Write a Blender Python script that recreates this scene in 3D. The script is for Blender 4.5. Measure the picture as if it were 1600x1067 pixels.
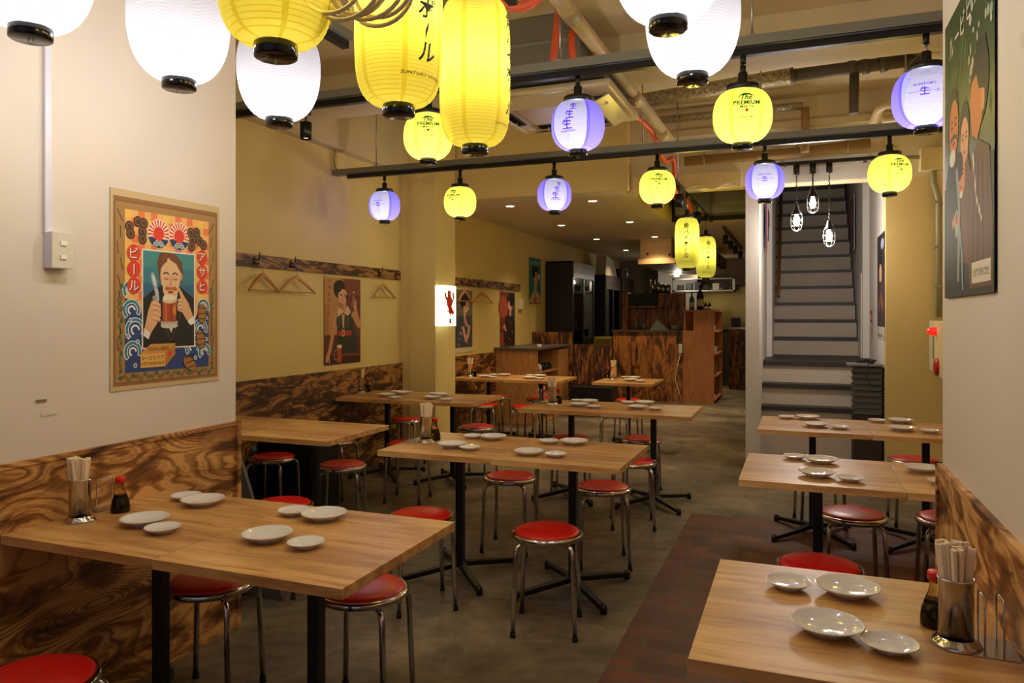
import bpy, bmesh, math, random
from mathutils import Vector, Matrix
random.seed(7)
SC = bpy.context.scene
for o in list(bpy.data.objects): bpy.data.objects.remove(o)
COL = SC.collection
PI = math.pi
# ------------------------------------------------------------------ camera (1600 x 1067)
F = 1160.0; HV = 494.0; CH = 1.5; TH = math.atan(450/F); SN, CS = math.sin(TH), math.cos(TH)
cam = bpy.data.cameras.new('camera'); camo = bpy.data.objects.new('camera', cam); COL.objects.link(camo)
camo.location = (0, 0, CH); camo.rotation_euler = (PI/2, 0, TH)
cam.sensor_width = 36; cam.lens = F/1600*36; cam.shift_y = -(533.5-HV)/1600; cam.clip_start = .02
SC.camera = camo
# ------------------------------------------------------------------ world, exposure
w = bpy.data.worlds.new('world'); SC.world = w; w.use_nodes = True
w.node_tree.nodes['Background'].inputs[0].default_value = (.74, .67, .92, 1)
w.node_tree.nodes['Background'].inputs[1].default_value = .19
SC.view_settings.view_transform = 'Standard'; SC.view_settings.look = 'None'
SC.view_settings.gamma = 1; SC.view_settings.use_curve_mapping = False
SC.view_settings.exposure = 0.7
W_WHITE, W_LONG, W_SMALL, W_BULB, W_DOWN = 10.0, 3.9, 8.0, 10.0, 42.0     # lamp watts
# ------------------------------------------------------------------ where a photo point lies on a plane of the room
def P(u, v, z):
    D = F*(CH-z)/(v-HV); t = (u-800)/F*D
    return Vector((-SN*D+t*CS, CS*D+t*SN, z))
def onX(u, v, x):
    k = (u-800)/F; D = x/(-SN+k*CS); return Vector((x, CS*D+k*D*SN, CH-(v-HV)/F*D))
def onY(u, v, y):
    k = (u-800)/F; D = y/(CS+k*SN); return Vector((-SN*D+k*D*CS, y, CH-(v-HV)/F*D))
# ------------------------------------------------------------------ materials
def lin(h):
    if isinstance(h, (tuple, list)): return tuple(h)[:3]
    h = h.lstrip('#'); r = []
    for i in (0, 2, 4):
        c = int(h[i:i+2], 16)/255; r.append(c/12.92 if c <= .04045 else ((c+.055)/1.055)**2.4)
    return tuple(r)
MC = {}
def mat(name, col, rough=.5, metal=0, emit=0, **kw):
    if name in MC: return MC[name]
    m = bpy.data.materials.new(name); m.use_nodes = True; b = m.node_tree.nodes['Principled BSDF']
    c = lin(col)+(1,); b.inputs['Base Color'].default_value = c; b.inputs['Roughness'].default_value = rough
    b.inputs['Metallic'].default_value = metal
    if emit: b.inputs['Emission Color'].default_value = c; b.inputs['Emission Strength'].default_value = emit
    for k, v in kw.items(): b.inputs[k.replace('_', ' ')].default_value = v
    MC[name] = m; return m
def ink(h): return mat('ink '+h, h, .55)
class NT:
    def __init__(s, name):
        s.m = bpy.data.materials.new(name); s.m.use_nodes = True; s.t = s.m.node_tree; s.n = s.t.nodes; s.b = s.n['Principled BSDF']
        MC[name] = s.m; s.out = s.n['Material Output']
    def new(s, typ, **kw):
        n = s.n.new(typ)
        for k, v in kw.items():
            if k.startswith('i_'):
                key = k[2:].replace('_', ' '); n.inputs[key].default_value = v
            else: setattr(n, k, v)
        return n
    def link(s, a, b): s.t.links.new(a, b)
    def coord(s, scale=(1, 1, 1), rot=(0, 0, 0)):
        tc = s.new('ShaderNodeTexCoord'); mp = s.new('ShaderNodeMapping'); mp.inputs['Scale'].default_value = scale; mp.inputs['Rotation'].default_value = rot
        s.link(tc.outputs['Object'], mp.inputs[0]); return mp.outputs[0]
    def noise(s, v, scale=5, detail=4, rough=.55, dist=0):
        n = s.new('ShaderNodeTexNoise'); n.inputs['Scale'].default_value = scale; n.inputs['Detail'].default_value = detail
        n.inputs['Roughness'].default_value = rough; n.inputs['Distortion'].default_value = dist; s.link(v, n.inputs['Vector']); return n.outputs['Fac']
    def ramp(s, f, stops):
        r = s.new('ShaderNodeValToRGB'); el = r.color_ramp.elements
        while len(el) < len(stops): el.new(.5)
        for e, (p, c) in zip(el, stops):
            e.position = p; c = lin(c) if not isinstance(c, (int, float)) else (c, c, c); e.color = c+(1,)
        s.link(f, r.inputs[0]); return r.outputs[0]
    def math(s, op, a, b=None, c=None):
        n = s.new('ShaderNodeMath'); n.operation = op
        for i, x in enumerate((a, b, c)):
            if x is None: continue
            if isinstance(x, (int, float)): n.inputs[i].default_value = x
            else: s.link(x, n.inputs[i])
        return n.outputs[0]
    def mix(s, f, a, b, typ='MIX'):
        n = s.new('ShaderNodeMix'); n.data_type = 'RGBA'; n.blend_type = typ
        for i, x in ((0, f), (6, a), (7, b)):
            if isinstance(x, (int, float)): n.inputs[i].default_value = x
            elif isinstance(x, (tuple, str)): n.inputs[i].default_value = lin(x)+(1,)
            else: s.link(x, n.inputs[i])
        return n.outputs[2]
    def bump(s, h, st=.3, d=.01):
        n = s.new('ShaderNodeBump'); n.inputs['Strength'].default_value = st; n.inputs['Distance'].default_value = d
        s.link(h, n.inputs['Height']); s.link(n.outputs[0], s.b.inputs['Normal'])
    def col(s, c): s.link(c, s.b.inputs['Base Color'])
    def rough(s, r):
        if isinstance(r, (int, float)): s.b.inputs['Roughness'].default_value = r
        else: s.link(r, s.b.inputs['Roughness'])
def m_paint(name, col, amt=.12, bump=.25, stain='#7a6a4a'):
    t = NT(name); v = t.coord(); n = t.noise(v, 1.3, 5); n2 = t.noise(v, 9, 6, .65)
    f = t.ramp(n, [(.35, 0.0), (.75, amt)]); c = t.mix(f, col, stain)
    sp = t.ramp(t.noise(v, 5, 2), [(.74, 0.), (.78, .5)]); c = t.mix(sp, c, tuple(x*.72 for x in lin(col)))
    t.col(c); t.rough(.62); t.bump(n2, bump, .012); return t.m
def m_burnt(name, light, mid, dark, grain='y', knots=1.0, thr=.5, freq=26, gs=.9):
    """scorched softwood plywood: contour lines of a stretched noise field, knots, scorch clouds"""
    t = NT(name)
    st = {'y': (1, .40, 1.35), 'z': (1.7, 1.7, .38), 'x': (.4, 1, 1.35)}[grain]
    v = t.coord(st); w0 = t.noise(v, gs*1.7, 3, .42, .35)
    w1 = t.noise(v, gs*7, 2, .5, .3)
    fine = t.noise(t.coord(tuple(a*a*a for a in st)), 26, 4)
    vo = t.new('ShaderNodeTexVoronoi'); vo.inputs['Scale'].default_value = gs*2.0; vo.inputs['Randomness'].default_value = 1
    t.link(v, vo.inputs['Vector'])
    d = t.math('MINIMUM', t.math('MULTIPLY', vo.outputs['Distance'], 2.6), 1.0)
    kn = t.math('MULTIPLY', t.math('POWER', t.math('SUBTRACT', 1.0, d), 1.7), .40*knots)
    fld = t.math('ADD', t.math('ADD', w0, kn), t.math('ADD', t.math('MULTIPLY', w1, .05), t.math('MULTIPLY', fine, .02)))
    s = t.math('SINE', t.math('MULTIPLY', fld, freq*6.283/2.2)); s = t.math('MULTIPLY_ADD', s, .5, .5)
    s2 = t.math('MULTIPLY_ADD', t.math('SINE', t.math('MULTIPLY', fld, freq*2.6*6.283/2.2)), .5, .5)
    ring = t.ramp(s, [(0.0, 0.1), (.55, .9), (1, 1.0)]); ring2 = t.math('MULTIPLY_ADD', s2, .22, .78)
    cl = t.noise(v, gs*5.2, 5, .6, .9)
    cloud = t.ramp(cl, [(thr-.10, 0.0), (thr+.0, .6), (thr+.08, 1.0)])
    near = t.ramp(d, [(.25, .35), (.7, 1.0)])
    depth = t.math('MULTIPLY_ADD', t.noise(v, gs*2.7, 3, .5), 1.4, -.25)       # where the grain lines show at all
    lines = t.math('SUBTRACT', 1.0, t.math('MULTIPLY', t.math('SUBTRACT', 1.0, ring), t.math('MINIMUM', t.math('MAXIMUM', depth, .12), .8)))
    k = t.math('MULTIPLY', t.math('MULTIPLY', lines, ring2), t.math('MULTIPLY_ADD', cloud, .85, .15))
    k = t.math('MULTIPLY', k, t.math('MULTIPLY_ADD', near, .5, .5))
    c = t.ramp(k, [(0.0, dark), (.38, mid), (.82, light)])
    core = t.ramp(d, [(.10, .8), (.2, 0.0)])
    c = t.mix(core, c, '#7a3a1c')
    t.col(c); t.rough(.5); t.bump(ring, .12, .004); return t.m
def m_table():
    t = NT('oak laminate'); v = t.coord((1.3, 11, 11)); g = t.noise(v, 1.8, 7, .66, .5); v2 = t.coord((.8, 3, 3)); b = t.noise(v2, 1.5, 3, .5, .4)
    pl = t.coord((0, 9.5, 0))
    wn = t.new('ShaderNodeTexWhiteNoise'); wn.noise_dimensions = '3D'
    fl = t.new('ShaderNodeVectorMath'); fl.operation = 'FLOOR'; t.link(pl, fl.inputs[0]); t.link(fl.outputs[0], wn.inputs['Vector'])
    c = t.ramp(g, [(.28, '#8e5e2c'), (.42, '#bd8a4c'), (.54, '#d9a968'), (.75, '#e8c288')])
    c = t.mix(t.ramp(b, [(.42, 0.), (.66, .6)]), c, '#99693a'); c = t.mix(t.math('MULTIPLY', wn.outputs['Value'], .06), c, '#7d532e')
    t.col(c); t.rough(.38); t.bump(g, .05, .003); return t.m
M_TABLE = m_table()
def m_ply(name, c1, c2, grain='z'):
    t = NT(name); st = {'z': (3, 3, .35), 'y': (3, .35, 3), 'x': (.35, 3, 3)}[grain]; v = t.coord(st); n = t.noise(v, 2.6, 3, .5, .5)
    s = t.math('MULTIPLY_ADD', t.math('SINE', t.math('MULTIPLY', n, 75)), .5, .5); c = t.mix(t.math('MULTIPLY', s, .55), c1, c2)
    vo = t.new('ShaderNodeTexVoronoi'); vo.inputs['Scale'].default_value = 5; t.link(t.coord(), vo.inputs['Vector'])
    c = t.mix(t.ramp(vo.outputs['Distance'], [(.05, .8), (.09, 0.)]), c, '#4a2510'); t.col(c); t.rough(.55); return t.m
M_BURN_L = m_burnt('scorched plywood left', '#dca662', '#8f5a26', '#1e0f05', 'y', 1.5, .475, 64, 1.0)
M_BURN_R = m_burnt('scorched plywood right', '#e0ad6c', '#8f5a26', '#1e0f05', 'y', 1.2, .49, 44, 1.1)
M_BURN_W = m_burnt('scorched plywood alcove', '#b07c3e', '#5e3814', '#160a04', 'y', 1.2, .505, 34, 1.8)
M_BURN_RAIL = m_burnt('scorched rail', '#a5763c', '#4e2c10', '#120803', 'y', .8, .5, 20, 2.2)
M_BURN_K = m_burnt('scorched boards counter', '#b47432', '#6e3c14', '#1c0c04', 'z', .8, .475, 40, 1.3)
M_BURN_K2 = m_burnt('scorched boards low screen', '#9c6028', '#4a260c', '#120702', 'z', .7, .52, 16, 2.2)
M_PLY = m_ply('pale plywood', '#c08a52', '#98622f'); M_PLYR = m_ply('reddish plywood', '#b87a48', '#92582a'); M_PLYP = m_ply('pine hood wood', '#e6c392', '#cf9f62', 'x')
M_WALLN = m_paint('near wall paint', '#ddd2c4', .05, .08); M_WALL = m_paint('alcove wall paint', '#dac27c', .16, .35)
M_WALLW = m_paint('white stair paint', '#cfcac4', .12, .15); M_WALLY = m_paint('yellowed wall paint', '#d0b878', .12, .1)
M_CEIL = m_paint('ceiling paint', '#d0bf94', .28, .25); M_CEIL2 = m_paint('low ceiling paint', '#d0c4ae', .08, .06)
M_RISER = m_paint('riser paint', '#b5a898', .2, .2); M_TREAD = mat('dark tread', '#2a2420', .5)
def m_floor():
    t = NT('worn concrete'); v = t.coord(); n = t.noise(v, 1.1, 8, .62, .3); n2 = t.noise(v, 7, 8, .7)
    wv = t.new('ShaderNodeTexWave'); wv.inputs['Scale'].default_value = 3; wv.inputs['Distortion'].default_value = 14; wv.inputs['Detail'].default_value = 4
    wv.rings_direction = 'Z'; wv.wave_type = 'RINGS'; t.link(v, wv.inputs['Vector'])
    c = t.ramp(n, [(.32, '#3a3023'), (.5, '#685a45'), (.66, '#9a8a70')]); c = t.mix(t.ramp(n2, [(.4, 0.), (.7, .5)]), c, '#3b362c')
    c = t.mix(t.math('MULTIPLY', wv.outputs['Fac'], .12), c, '#a09378')
    t.col(c); t.rough(t.ramp(n2, [(.3, .3), (.7, .6)])); t.bump(n2, .25, .006); return t.m
M_FLOOR = m_floor()
def m_brick():
    t = NT('red floor bricks'); v = t.coord(); b = t.new('ShaderNodeTexBrick'); t.link(v, b.inputs['Vector'])
    b.inputs['Scale'].default_value = 1; b.inputs['Brick Width'].default_value = .22; b.inputs['Row Height'].default_value = .115
    b.inputs['Mortar Size'].default_value = .007; b.inputs['Color1'].default_value = lin('#7e472b')+(1,); b.inputs['Color2'].default_value = lin('#5c3320')+(1,)
    b.inputs['Mortar'].default_value = lin('#5a5244')+(1,); n = t.noise(v, 6, 7, .7)
    t.col(t.mix(t.ramp(n, [(.35, 0.), (.75, .6)]), b.outputs['Color'], '#2e1c14')); t.rough(.6)
    h = t.math('MULTIPLY_ADD', b.outputs['Fac'], -1.0, t.math('MULTIPLY', n, .5)); t.bump(h, .5, .008); return t.m
M_BRICK = m_brick()
M_CHROME = mat('chrome tube', '#c9c6c4', .12, 1); M_STEEL = mat('brushed steel', '#b5b2ae', .28, 1); M_GSTEEL = mat('galvanised channel', '#8a8c84', .45, .6)
M_BLACK = mat('black painted metal', '#0c0c0d', .38); M_BLACKG = mat('glossy black plastic', '#09090a', .16); M_RUB = mat('black rubber', '#101010', .7)
M_RED = mat('red vinyl', '#d0180f', .33); M_PORC = mat('white porcelain', '#e3dfdc', .08)
M_CHOP = mat('pale chopstick wood', '#efdab8', .6); M_SOY = mat('soy sauce', '#0d0503', .08); M_REDP = mat('red plastic cap', '#d21a10', .3)
M_WOODH = mat('varnished hanger wood', '#b98344', .35); M_WHITEP = mat('ivory plastic', '#d8d2bf', .4); M_PIPE = mat('yellowed pvc pipe', '#bba573', .45)
M_PIPEB = mat('brown stained pipe', '#8a6c3c', .6); M_PIPED = mat('dark pipe lagging', '#4c4334', .6); M_ORANGE = mat('orange hose', '#d2552a', .5)
M_GREYP = mat('grey conduit', '#8d8862', .5); M_DUCT = mat('grey duct sheet', '#77776a', .4, .4); M_ACP = mat('ac plastic', '#cfbf9c', .3)
M_GLASSD = mat('dark glass', '#0d1210', .06); M_FRIDGE = mat('black fridge body', '#0e0b09', .4); M_TRAY = mat('grey crate', '#5c5a54', .6); M_CREAM = mat('cream enamel', '#cdbb85', .4)
def m_foil():
    t = NT('silver foil lagging'); v = t.coord(); n = t.noise(v, 40, 3, .8); t.b.inputs['Metallic'].default_value = .9
    t.col(t.ramp(n, [(.3, '#6d6450'), (.7, '#d8cda8')])); t.rough(.3); t.bump(n, 1, .02); return t.m
M_FOIL = m_foil()
def m_corr(name, col):
    t = NT(name); return t
def m_paper(name, c, trans, dens=.45):
    """lantern paper: light of the bulb inside passes through it"""
    m = bpy.data.materials.new(name); m.use_nodes = True; t = m.node_tree; t.nodes.clear()
    o = t.nodes.new('ShaderNodeOutputMaterial'); a = t.nodes.new('ShaderNodeBsdfTranslucent'); b = t.nodes.new('ShaderNodeBsdfTransparent'); d = t.nodes.new('ShaderNodeBsdfDiffuse')
    a.inputs[0].default_value = lin(c)+(1,); d.inputs[0].default_value = lin(c)+(1,); b.inputs[0].default_value = lin(trans)+(1,)
    m1 = t.nodes.new('ShaderNodeMixShader'); m1.inputs[0].default_value = .35; t.links.new(a.outputs[0], m1.inputs[1]); t.links.new(d.outputs[0], m1.inputs[2])
    m2 = t.nodes.new('ShaderNodeMixShader'); m2.inputs[0].default_value = dens; t.links.new(m1.outputs[0], m2.inputs[1]); t.links.new(b.outputs[0], m2.inputs[2])
    t.links.new(m2.outputs[0], o.inputs[0]); MC[name] = m; return m
M_PW = m_paper('white lantern paper', (.150, .147, .160), (1, .985, .965)); M_PWS = m_paper('white lantern rib', (.10, .098, .112), (1, .96, .93), .38)
M_PY = m_paper('yellow lantern paper', (.68, .63, .16), (1, .90, .42)); M_PYS = m_paper('yellow lantern seam', (.48, .41, .05), (1, .84, .3), .3)
M_PL = m_paper('lemon lantern paper', (.29, .30, .085), (1, .86, .28)); M_PLS = m_paper('lemon lantern seam', (.23, .23, .03), (1, .8, .2), .3)
M_PP = m_paper('purple lantern paper', (.07, .055, .24), (.55, .5, 1), .25); M_PPS = m_paper('purple lantern rib', (.04, .03, .17), (.5, .4, 1), .15)
# ------------------------------------------------------------------ mesh builder
class MB:
    def __init__(s): s.v = []; s.f = []; s.m = []; s.s = []; s.mats = []
    def mi(s, m):
        if m not in s.mats: s.mats.append(m)
        return s.mats.index(m)
    def add(s, vs, fs, m, smooth=False):
        b = len(s.v); s.v += [tuple(x) for x in vs]; i = s.mi(m)
        for f in fs: s.f.append(tuple(b+k for k in f)); s.m.append(i); s.s.append(smooth)
        return s
    def box(s, a, b, m, rot=None, bev=0):
        x0, x1 = sorted((a[0], b[0])); y0, y1 = sorted((a[1], b[1])); z0, z1 = sorted((a[2], b[2]))
        if bev:
            bm = bmesh.new(); bmesh.ops.create_cube(bm, size=1)
            for q in bm.verts: q.co = Vector(((x0+x1)/2+q.co.x*(x1-x0), (y0+y1)/2+q.co.y*(y1-y0), (z0+z1)/2+q.co.z*(z1-z0)))
            bmesh.ops.bevel(bm, geom=list(bm.edges), offset=bev, segments=2, affect='EDGES', profile=.6)
            bm.verts.index_update(); vs = [q.co.copy() for q in bm.verts]; fs = [[q.index for q in f.verts] for f in bm.faces]; bm.free()
        else:
            vs = [Vector((x, y, z)) for x in (x0, x1) for y in (y0, y1) for z in (z0, z1)]
            fs = [(0, 1, 3, 2), (4, 6, 7, 5), (0, 4, 5, 1), (2, 3, 7, 6), (0, 2, 6, 4), (1, 5, 7, 3)]
        if rot is not None: vs = [rot @ q for q in vs]
        return s.add(vs, fs, m)
    def lathe(s, pr, m, n=24, c=(0, 0, 0), smooth=True, mfun=None, cap=False):
        """pr: list of (r, z) bottom to top"""
        b = len(s.v)
        for r, z in pr:
            for k in range(n): a = 2*PI*k/n; s.v.append((c[0]+r*math.cos(a), c[1]+r*math.sin(a), c[2]+z))
        i0 = s.mi(m)
        for j in range(len(pr)-1):
            for k in range(n):
                s.f.append((b+j*n+k, b+j*n+(k+1) % n, b+(j+1)*n+(k+1) % n, b+(j+1)*n+k))
                s.m.append(s.mi(mfun(j, k)) if mfun else i0); s.s.append(smooth)
        if cap:
            s.f.append(tuple(b+k for k in reversed(range(n)))); s.m.append(i0); s.s.append(False)
            s.f.append(tuple(b+(len(pr)-1)*n+k for k in range(n))); s.m.append(i0); s.s.append(False)
        return s
    def tube(s, pts, r, m, n=10, closed=False):
        pts = [Vector(p) for p in pts]; L = len(pts); rr = r if isinstance(r, (list, tuple)) else [r]*L
        b = len(s.v); prev = None
        for i, p in enumerate(pts):
            if closed: d = (pts[(i+1) % L]-pts[i-1])
            else: d = pts[min(i+1, L-1)]-pts[max(i-1, 0)]
            d.normalize()
            if prev is None:
                a = Vector((0, 0, 1)) if abs(d.z) < .9 else Vector((1, 0, 0)); x = d.cross(a).normalized()
            else:
                x = prev - d*prev.dot(d); x.normalize()
            prev = x; y = d.cross(x)
            for k in range(n):
                t = 2*PI*k/n; s.v.append(tuple(p+(x*math.cos(t)+y*math.sin(t))*rr[i]))
        i0 = s.mi(m)
        for j in range(L if closed else L-1):
            for k in range(n):
                s.f.append((b+j*n+k, b+j*n+(k+1) % n, b+((j+1) % L)*n+(k+1) % n, b+((j+1) % L)*n+k)); s.m.append(i0); s.s.append(True)
        if not closed:
            s.f.append(tuple(b+k for k in reversed(range(n)))); s.m.append(i0); s.s.append(False)
            s.f.append(tuple(b+(L-1)*n+k for k in range(n))); s.m.append(i0); s.s.append(False)
        return s
    def prism(s, pts, h, m, rot=None):
        """pts 3d polygon, h extrusion vector"""
        h = Vector(h); n = len(pts); vs = [Vector(p) for p in pts]+[Vector(p)+h for p in pts]
        fs = [tuple(reversed(range(n))), tuple(range(n, 2*n))]+[(k, (k+1) % n, n+(k+1) % n, n+k) for k in range(n)]
        return s.add(vs, fs, m)
    def build(s, name, parent=None, loc=None, **tags):
        me = bpy.data.meshes.new(name); me.from_pydata(s.v, [], s.f)
        for m in s.mats: me.materials.append(m)
        me.polygons.foreach_set('material_index', s.m); me.polygons.foreach_set('use_smooth', s.s)
        bm = bmesh.new(); bm.from_mesh(me); bmesh.ops.recalc_face_normals(bm, faces=bm.faces); bm.to_mesh(me); bm.free(); me.update()
        o = bpy.data.objects.new(name, me); COL.objects.link(o)
        if parent: o.parent = parent
        if loc is not None: o.location = loc
        for k, v in tags.items(): o[k] = v
        return o
def thing(name, label, cat, loc=(0, 0, 0), rz=0, group=None):
    o = bpy.data.objects.new(name, None); COL.objects.link(o); o.empty_display_size = .05; o.location = loc; o.rotation_euler = (0, 0, rz); o['label'] = label; o['category'] = cat
    if group: o['group'] = group
    return o
def dup(root, label, loc, rz=0, group=None):
    r = root.copy(); COL.objects.link(r); r.location = loc; r.rotation_euler = (0, 0, rz); r['label'] = label
    if group: r['group'] = group
    for ch in list(root.children):
        c = ch.copy(); COL.objects.link(c); c.parent = r
        for g in ch.children:
            d = g.copy(); COL.objects.link(d); d.parent = c
    return r
def struct(name, mb): return mb.build(name, kind='structure')
_tc = {}
def text_tris(s, size=1.0, shear=0, bold=.006):
    key = (s, shear, bold)
    if key not in _tc:
        cu = bpy.data.curves.new('t', 'FONT'); cu.body = s; cu.align_x = 'CENTER'; cu.align_y = 'CENTER'; cu.resolution_u = 2; cu.shear = shear; cu.offset = bold
        o = bpy.data.objects.new('t', cu); COL.objects.link(o); bpy.context.view_layer.update()
        dg = bpy.context.evaluated_depsgraph_get(); me = o.evaluated_get(dg).to_mesh()
        me.calc_loop_triangles(); vs = [(p.co.x, p.co.y) for p in me.vertices]; fs = [tuple(t.vertices) for t in me.loop_triangles]
        bm = bmesh.new(); q = [bm.verts.new((x, y, 0)) for x, y in vs]
        for f in fs:
            try: bm.faces.new([q[i] for i in f])
            except ValueError: pass
        for _ in range(3):
            ed = [e for e in bm.edges if e.calc_length() > .16]
            if ed: bmesh.ops.subdivide_edges(bm, edges=ed, cuts=1)
        bmesh.ops.triangulate(bm, faces=bm.faces); bm.verts.index_update()
        _tc[key] = ([(p.co.x, p.co.y) for p in bm.verts], [tuple(p.index for p in f.verts) for f in bm.faces]); bm.free()
        o.evaluated_get(dg).to_mesh_clear(); bpy.data.objects.remove(o); bpy.data.curves.remove(cu)
    vs, fs = _tc[key]; return [(x*size, y*size) for x, y in vs], fs
# flat printed art on a rectangle: layer order = draw order
class Art:
    def __init__(s, o, ud, vd, w, h, base, thick=.002, curl=None):
        s.o = Vector(o); s.u = Vector(ud).normalized(); s.vv = Vector(vd).normalized(); s.w = w; s.h = h; s.n = s.u.cross(s.vv).normalized(); s.k = 0; s.mb = MB(); s.curl = curl; s.sub = 10 if curl else 1
        N = 12 if curl else 1
        vs = []; fs = []
        for j in range(N+1):
            for i in range(N+1): vs.append(s.pt(i/N, j/N, 0))
        for j in range(N):
            for i in range(N): a = j*(N+1)+i; fs.append((a, a+1, a+N+2, a+N+1))
        s.mb.add(vs, fs, base)
        vs2 = [p-s.n*thick for p in vs]; s.mb.add(vs2, [tuple(reversed(f)) for f in fs], base)
    def pt(s, x, y, l):
        p = s.o+s.u*(x*s.w)+s.vv*(y*s.h)+s.n*(l*.000012)
        if s.curl: p = p+s.n*s.curl(x, y)
        return p
    def poly(s, pts, c):
        s.k += 1; s.mb.add([s.pt(x, y, s.k) for x, y in pts], [tuple(range(len(pts)))], ink(c)); return s
    def fan(s, pts, c, cen=None):
        s.k += 1; cx = sum(p[0] for p in pts)/len(pts); cy = sum(p[1] for p in pts)/len(pts); n = len(pts)
        if cen: cx, cy = cen
        s.mb.add([s.pt(x, y, s.k) for x, y in pts+[(cx, cy)]], [(i, (i+1) % n, n) for i in range(n)], ink(c)); return s
    def rect(s, x0, y0, x1, y1, c):
        n = s.sub if s.curl else 1; s.k += 1; vs = []; fs = []
        for j in range(n+1):
            for i in range(n+1): vs.append(s.pt(x0+(x1-x0)*i/n, y0+(y1-y0)*j/n, s.k))
        for j in range(n):
            for i in range(n): a = j*(n+1)+i; fs.append((a, a+1, a+n+2, a+n+1))
        s.mb.add(vs, fs, ink(c)); return s
    def ell(s, cx, cy, rx, ry, c, n=24, rot=0):
        pts = []
        for k in range(n):
            a = 2*PI*k/n; x = rx*math.cos(a)*s.w; y = ry*math.sin(a)*s.h; pts.append((cx+(x*math.cos(rot)-y*math.sin(rot))/s.w, cy+(x*math.sin(rot)+y*math.cos(rot))/s.h))
        return s.fan(pts, c)
    def line(s, pts, wd, c):
        """wd in fraction of width"""
        q = [Vector((x*s.w, y*s.h)) for x, y in pts]; L = []; R = []
        for i, p in enumerate(q):
            d = q[min(i+1, len(q)-1)]-q[max(i-1, 0)]; d = d.normalized() if d.length else Vector((1, 0)); nn = Vector((-d.y, d.x))*(wd*s.w/2)
            L.append(p+nn); R.append(p-nn)
        s.k += 1; vs = [s.pt(p.x/s.w, p.y/s.h, s.k) for p in L+R]; n = len(q)
        s.mb.add(vs, [(i, i+1, n+i+1, n+i) for i in range(n-1)], ink(c)); return s
    def text(s, t, cx, cy, size, c, sx=1.0, rot=0):
        """size in fraction of width"""
        vs, fs = text_tris(t, size*s.w); s.k += 1
        xs = [a[0] for a in vs]; ys = [a[1] for a in vs]
        if not xs: return s
        mx = (min(xs)+max(xs))/2; my = (min(ys)+max(ys))/2; out = []
        for x, y in vs:
            x = (x-mx)*sx; y -= my; out.append(s.pt(cx+(x*math.cos(rot)-y*math.sin(rot))/s.w, cy+(x*math.sin(rot)+y*math.cos(rot))/s.h, s.k))
        s.mb.add(out, fs, ink(c)); return s
def arc(cx, cy, r, a0, a1, n=10, ry=None):
    ry = ry or r; return [(cx+r*math.cos(math.radians(a0+(a1-a0)*k/n)), cy+ry*math.sin(math.radians(a0+(a1-a0)*k/n))) for k in range(n+1)]
# ================================================================== THE ROOM
struct('floor', MB().box((-4.2, -2, -.1), (1.4, 18, 0), M_FLOOR))
struct('floor_bricks', MB().box((-.77, -2, -.05), (1.2, 5.76, .004), M_BRICK))
struct('wall_left_front', MB().box((-4.15, -2, 0), (-2.55, 2.87, 3.3), M_WALLN))
struct('wall_left', MB().box((-4.15, 2.87, 0), (-4, 17.6, 3.6), M_WALL))
struct('trim_1', MB().box((-4, 2.87, 3.02), (-3.9, 7.54, 3.6), M_CEIL))
struct('wall_left_column', MB().box((-4, 7.02, 0), (-3.59, 7.5, 3.6), M_WALL).box((-3.9, 7.0, 0), (-3.875, 7.03, 3.05), M_WALLY).box((-3.6, 7.0, 0), (-3.55, 7.52, .14), M_WALLN))
struct('wall_right_front', MB().box((.46, -2, 0), (1.35, 2.93, 3.3), M_WALLN))
struct('wall_right', MB().box((1.2, 2.93, 0), (1.35, 7.9, 3.6), M_WALLY))
struct('wall_back_right', MB().box((.74, 7.65, 0), (1.3, 7.85, 2.8), M_WALLY).box((.74, 7.85, 0), (.95, 13.5, 4.6), M_WALLW))
struct('wall_stair_left', MB().box((-.5, 7.65, 0), (-.37, 13.5, 4.6), M_WALLW).box((-.37, 9.35, 1.02), (-.31, 13.5, 4.6), M_WALLW))
struct('wall_back_header', MB().box((-1.65, 7.645, 2.78), (1.3, 7.85, 3.6), M_CEIL))
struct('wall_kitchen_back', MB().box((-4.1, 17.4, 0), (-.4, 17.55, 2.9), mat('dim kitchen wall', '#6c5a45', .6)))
struct('wall_kitchen_right', MB().box((-.52, 13.4, 0), (-.4, 17.5, 2.9), M_WALL))
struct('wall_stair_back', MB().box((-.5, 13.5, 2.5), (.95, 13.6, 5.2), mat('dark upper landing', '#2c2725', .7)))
struct('ceiling', MB().box((-4.15, -2, 3.3), (1.35, 4.69, 3.4), M_CEIL))
struct('ceiling_beam', MB().box((-4.0, 4.69, 3.1), (1.2, 5.1, 3.62), M_CEIL))
struct('ceiling_back', MB().box((-4.15, 5.1, 3.6), (1.35, 10.5, 3.7), M_CEIL))
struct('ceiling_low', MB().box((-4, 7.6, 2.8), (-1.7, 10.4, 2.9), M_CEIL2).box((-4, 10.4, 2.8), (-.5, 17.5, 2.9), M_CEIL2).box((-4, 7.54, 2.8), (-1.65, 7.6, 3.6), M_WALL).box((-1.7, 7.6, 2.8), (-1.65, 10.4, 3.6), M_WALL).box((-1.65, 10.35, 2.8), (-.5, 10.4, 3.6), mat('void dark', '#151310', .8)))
struct('ceiling_stair', MB().box((-.5, 7.85, 4.6), (.95, 13.5, 4.7), M_WALLW))
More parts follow.
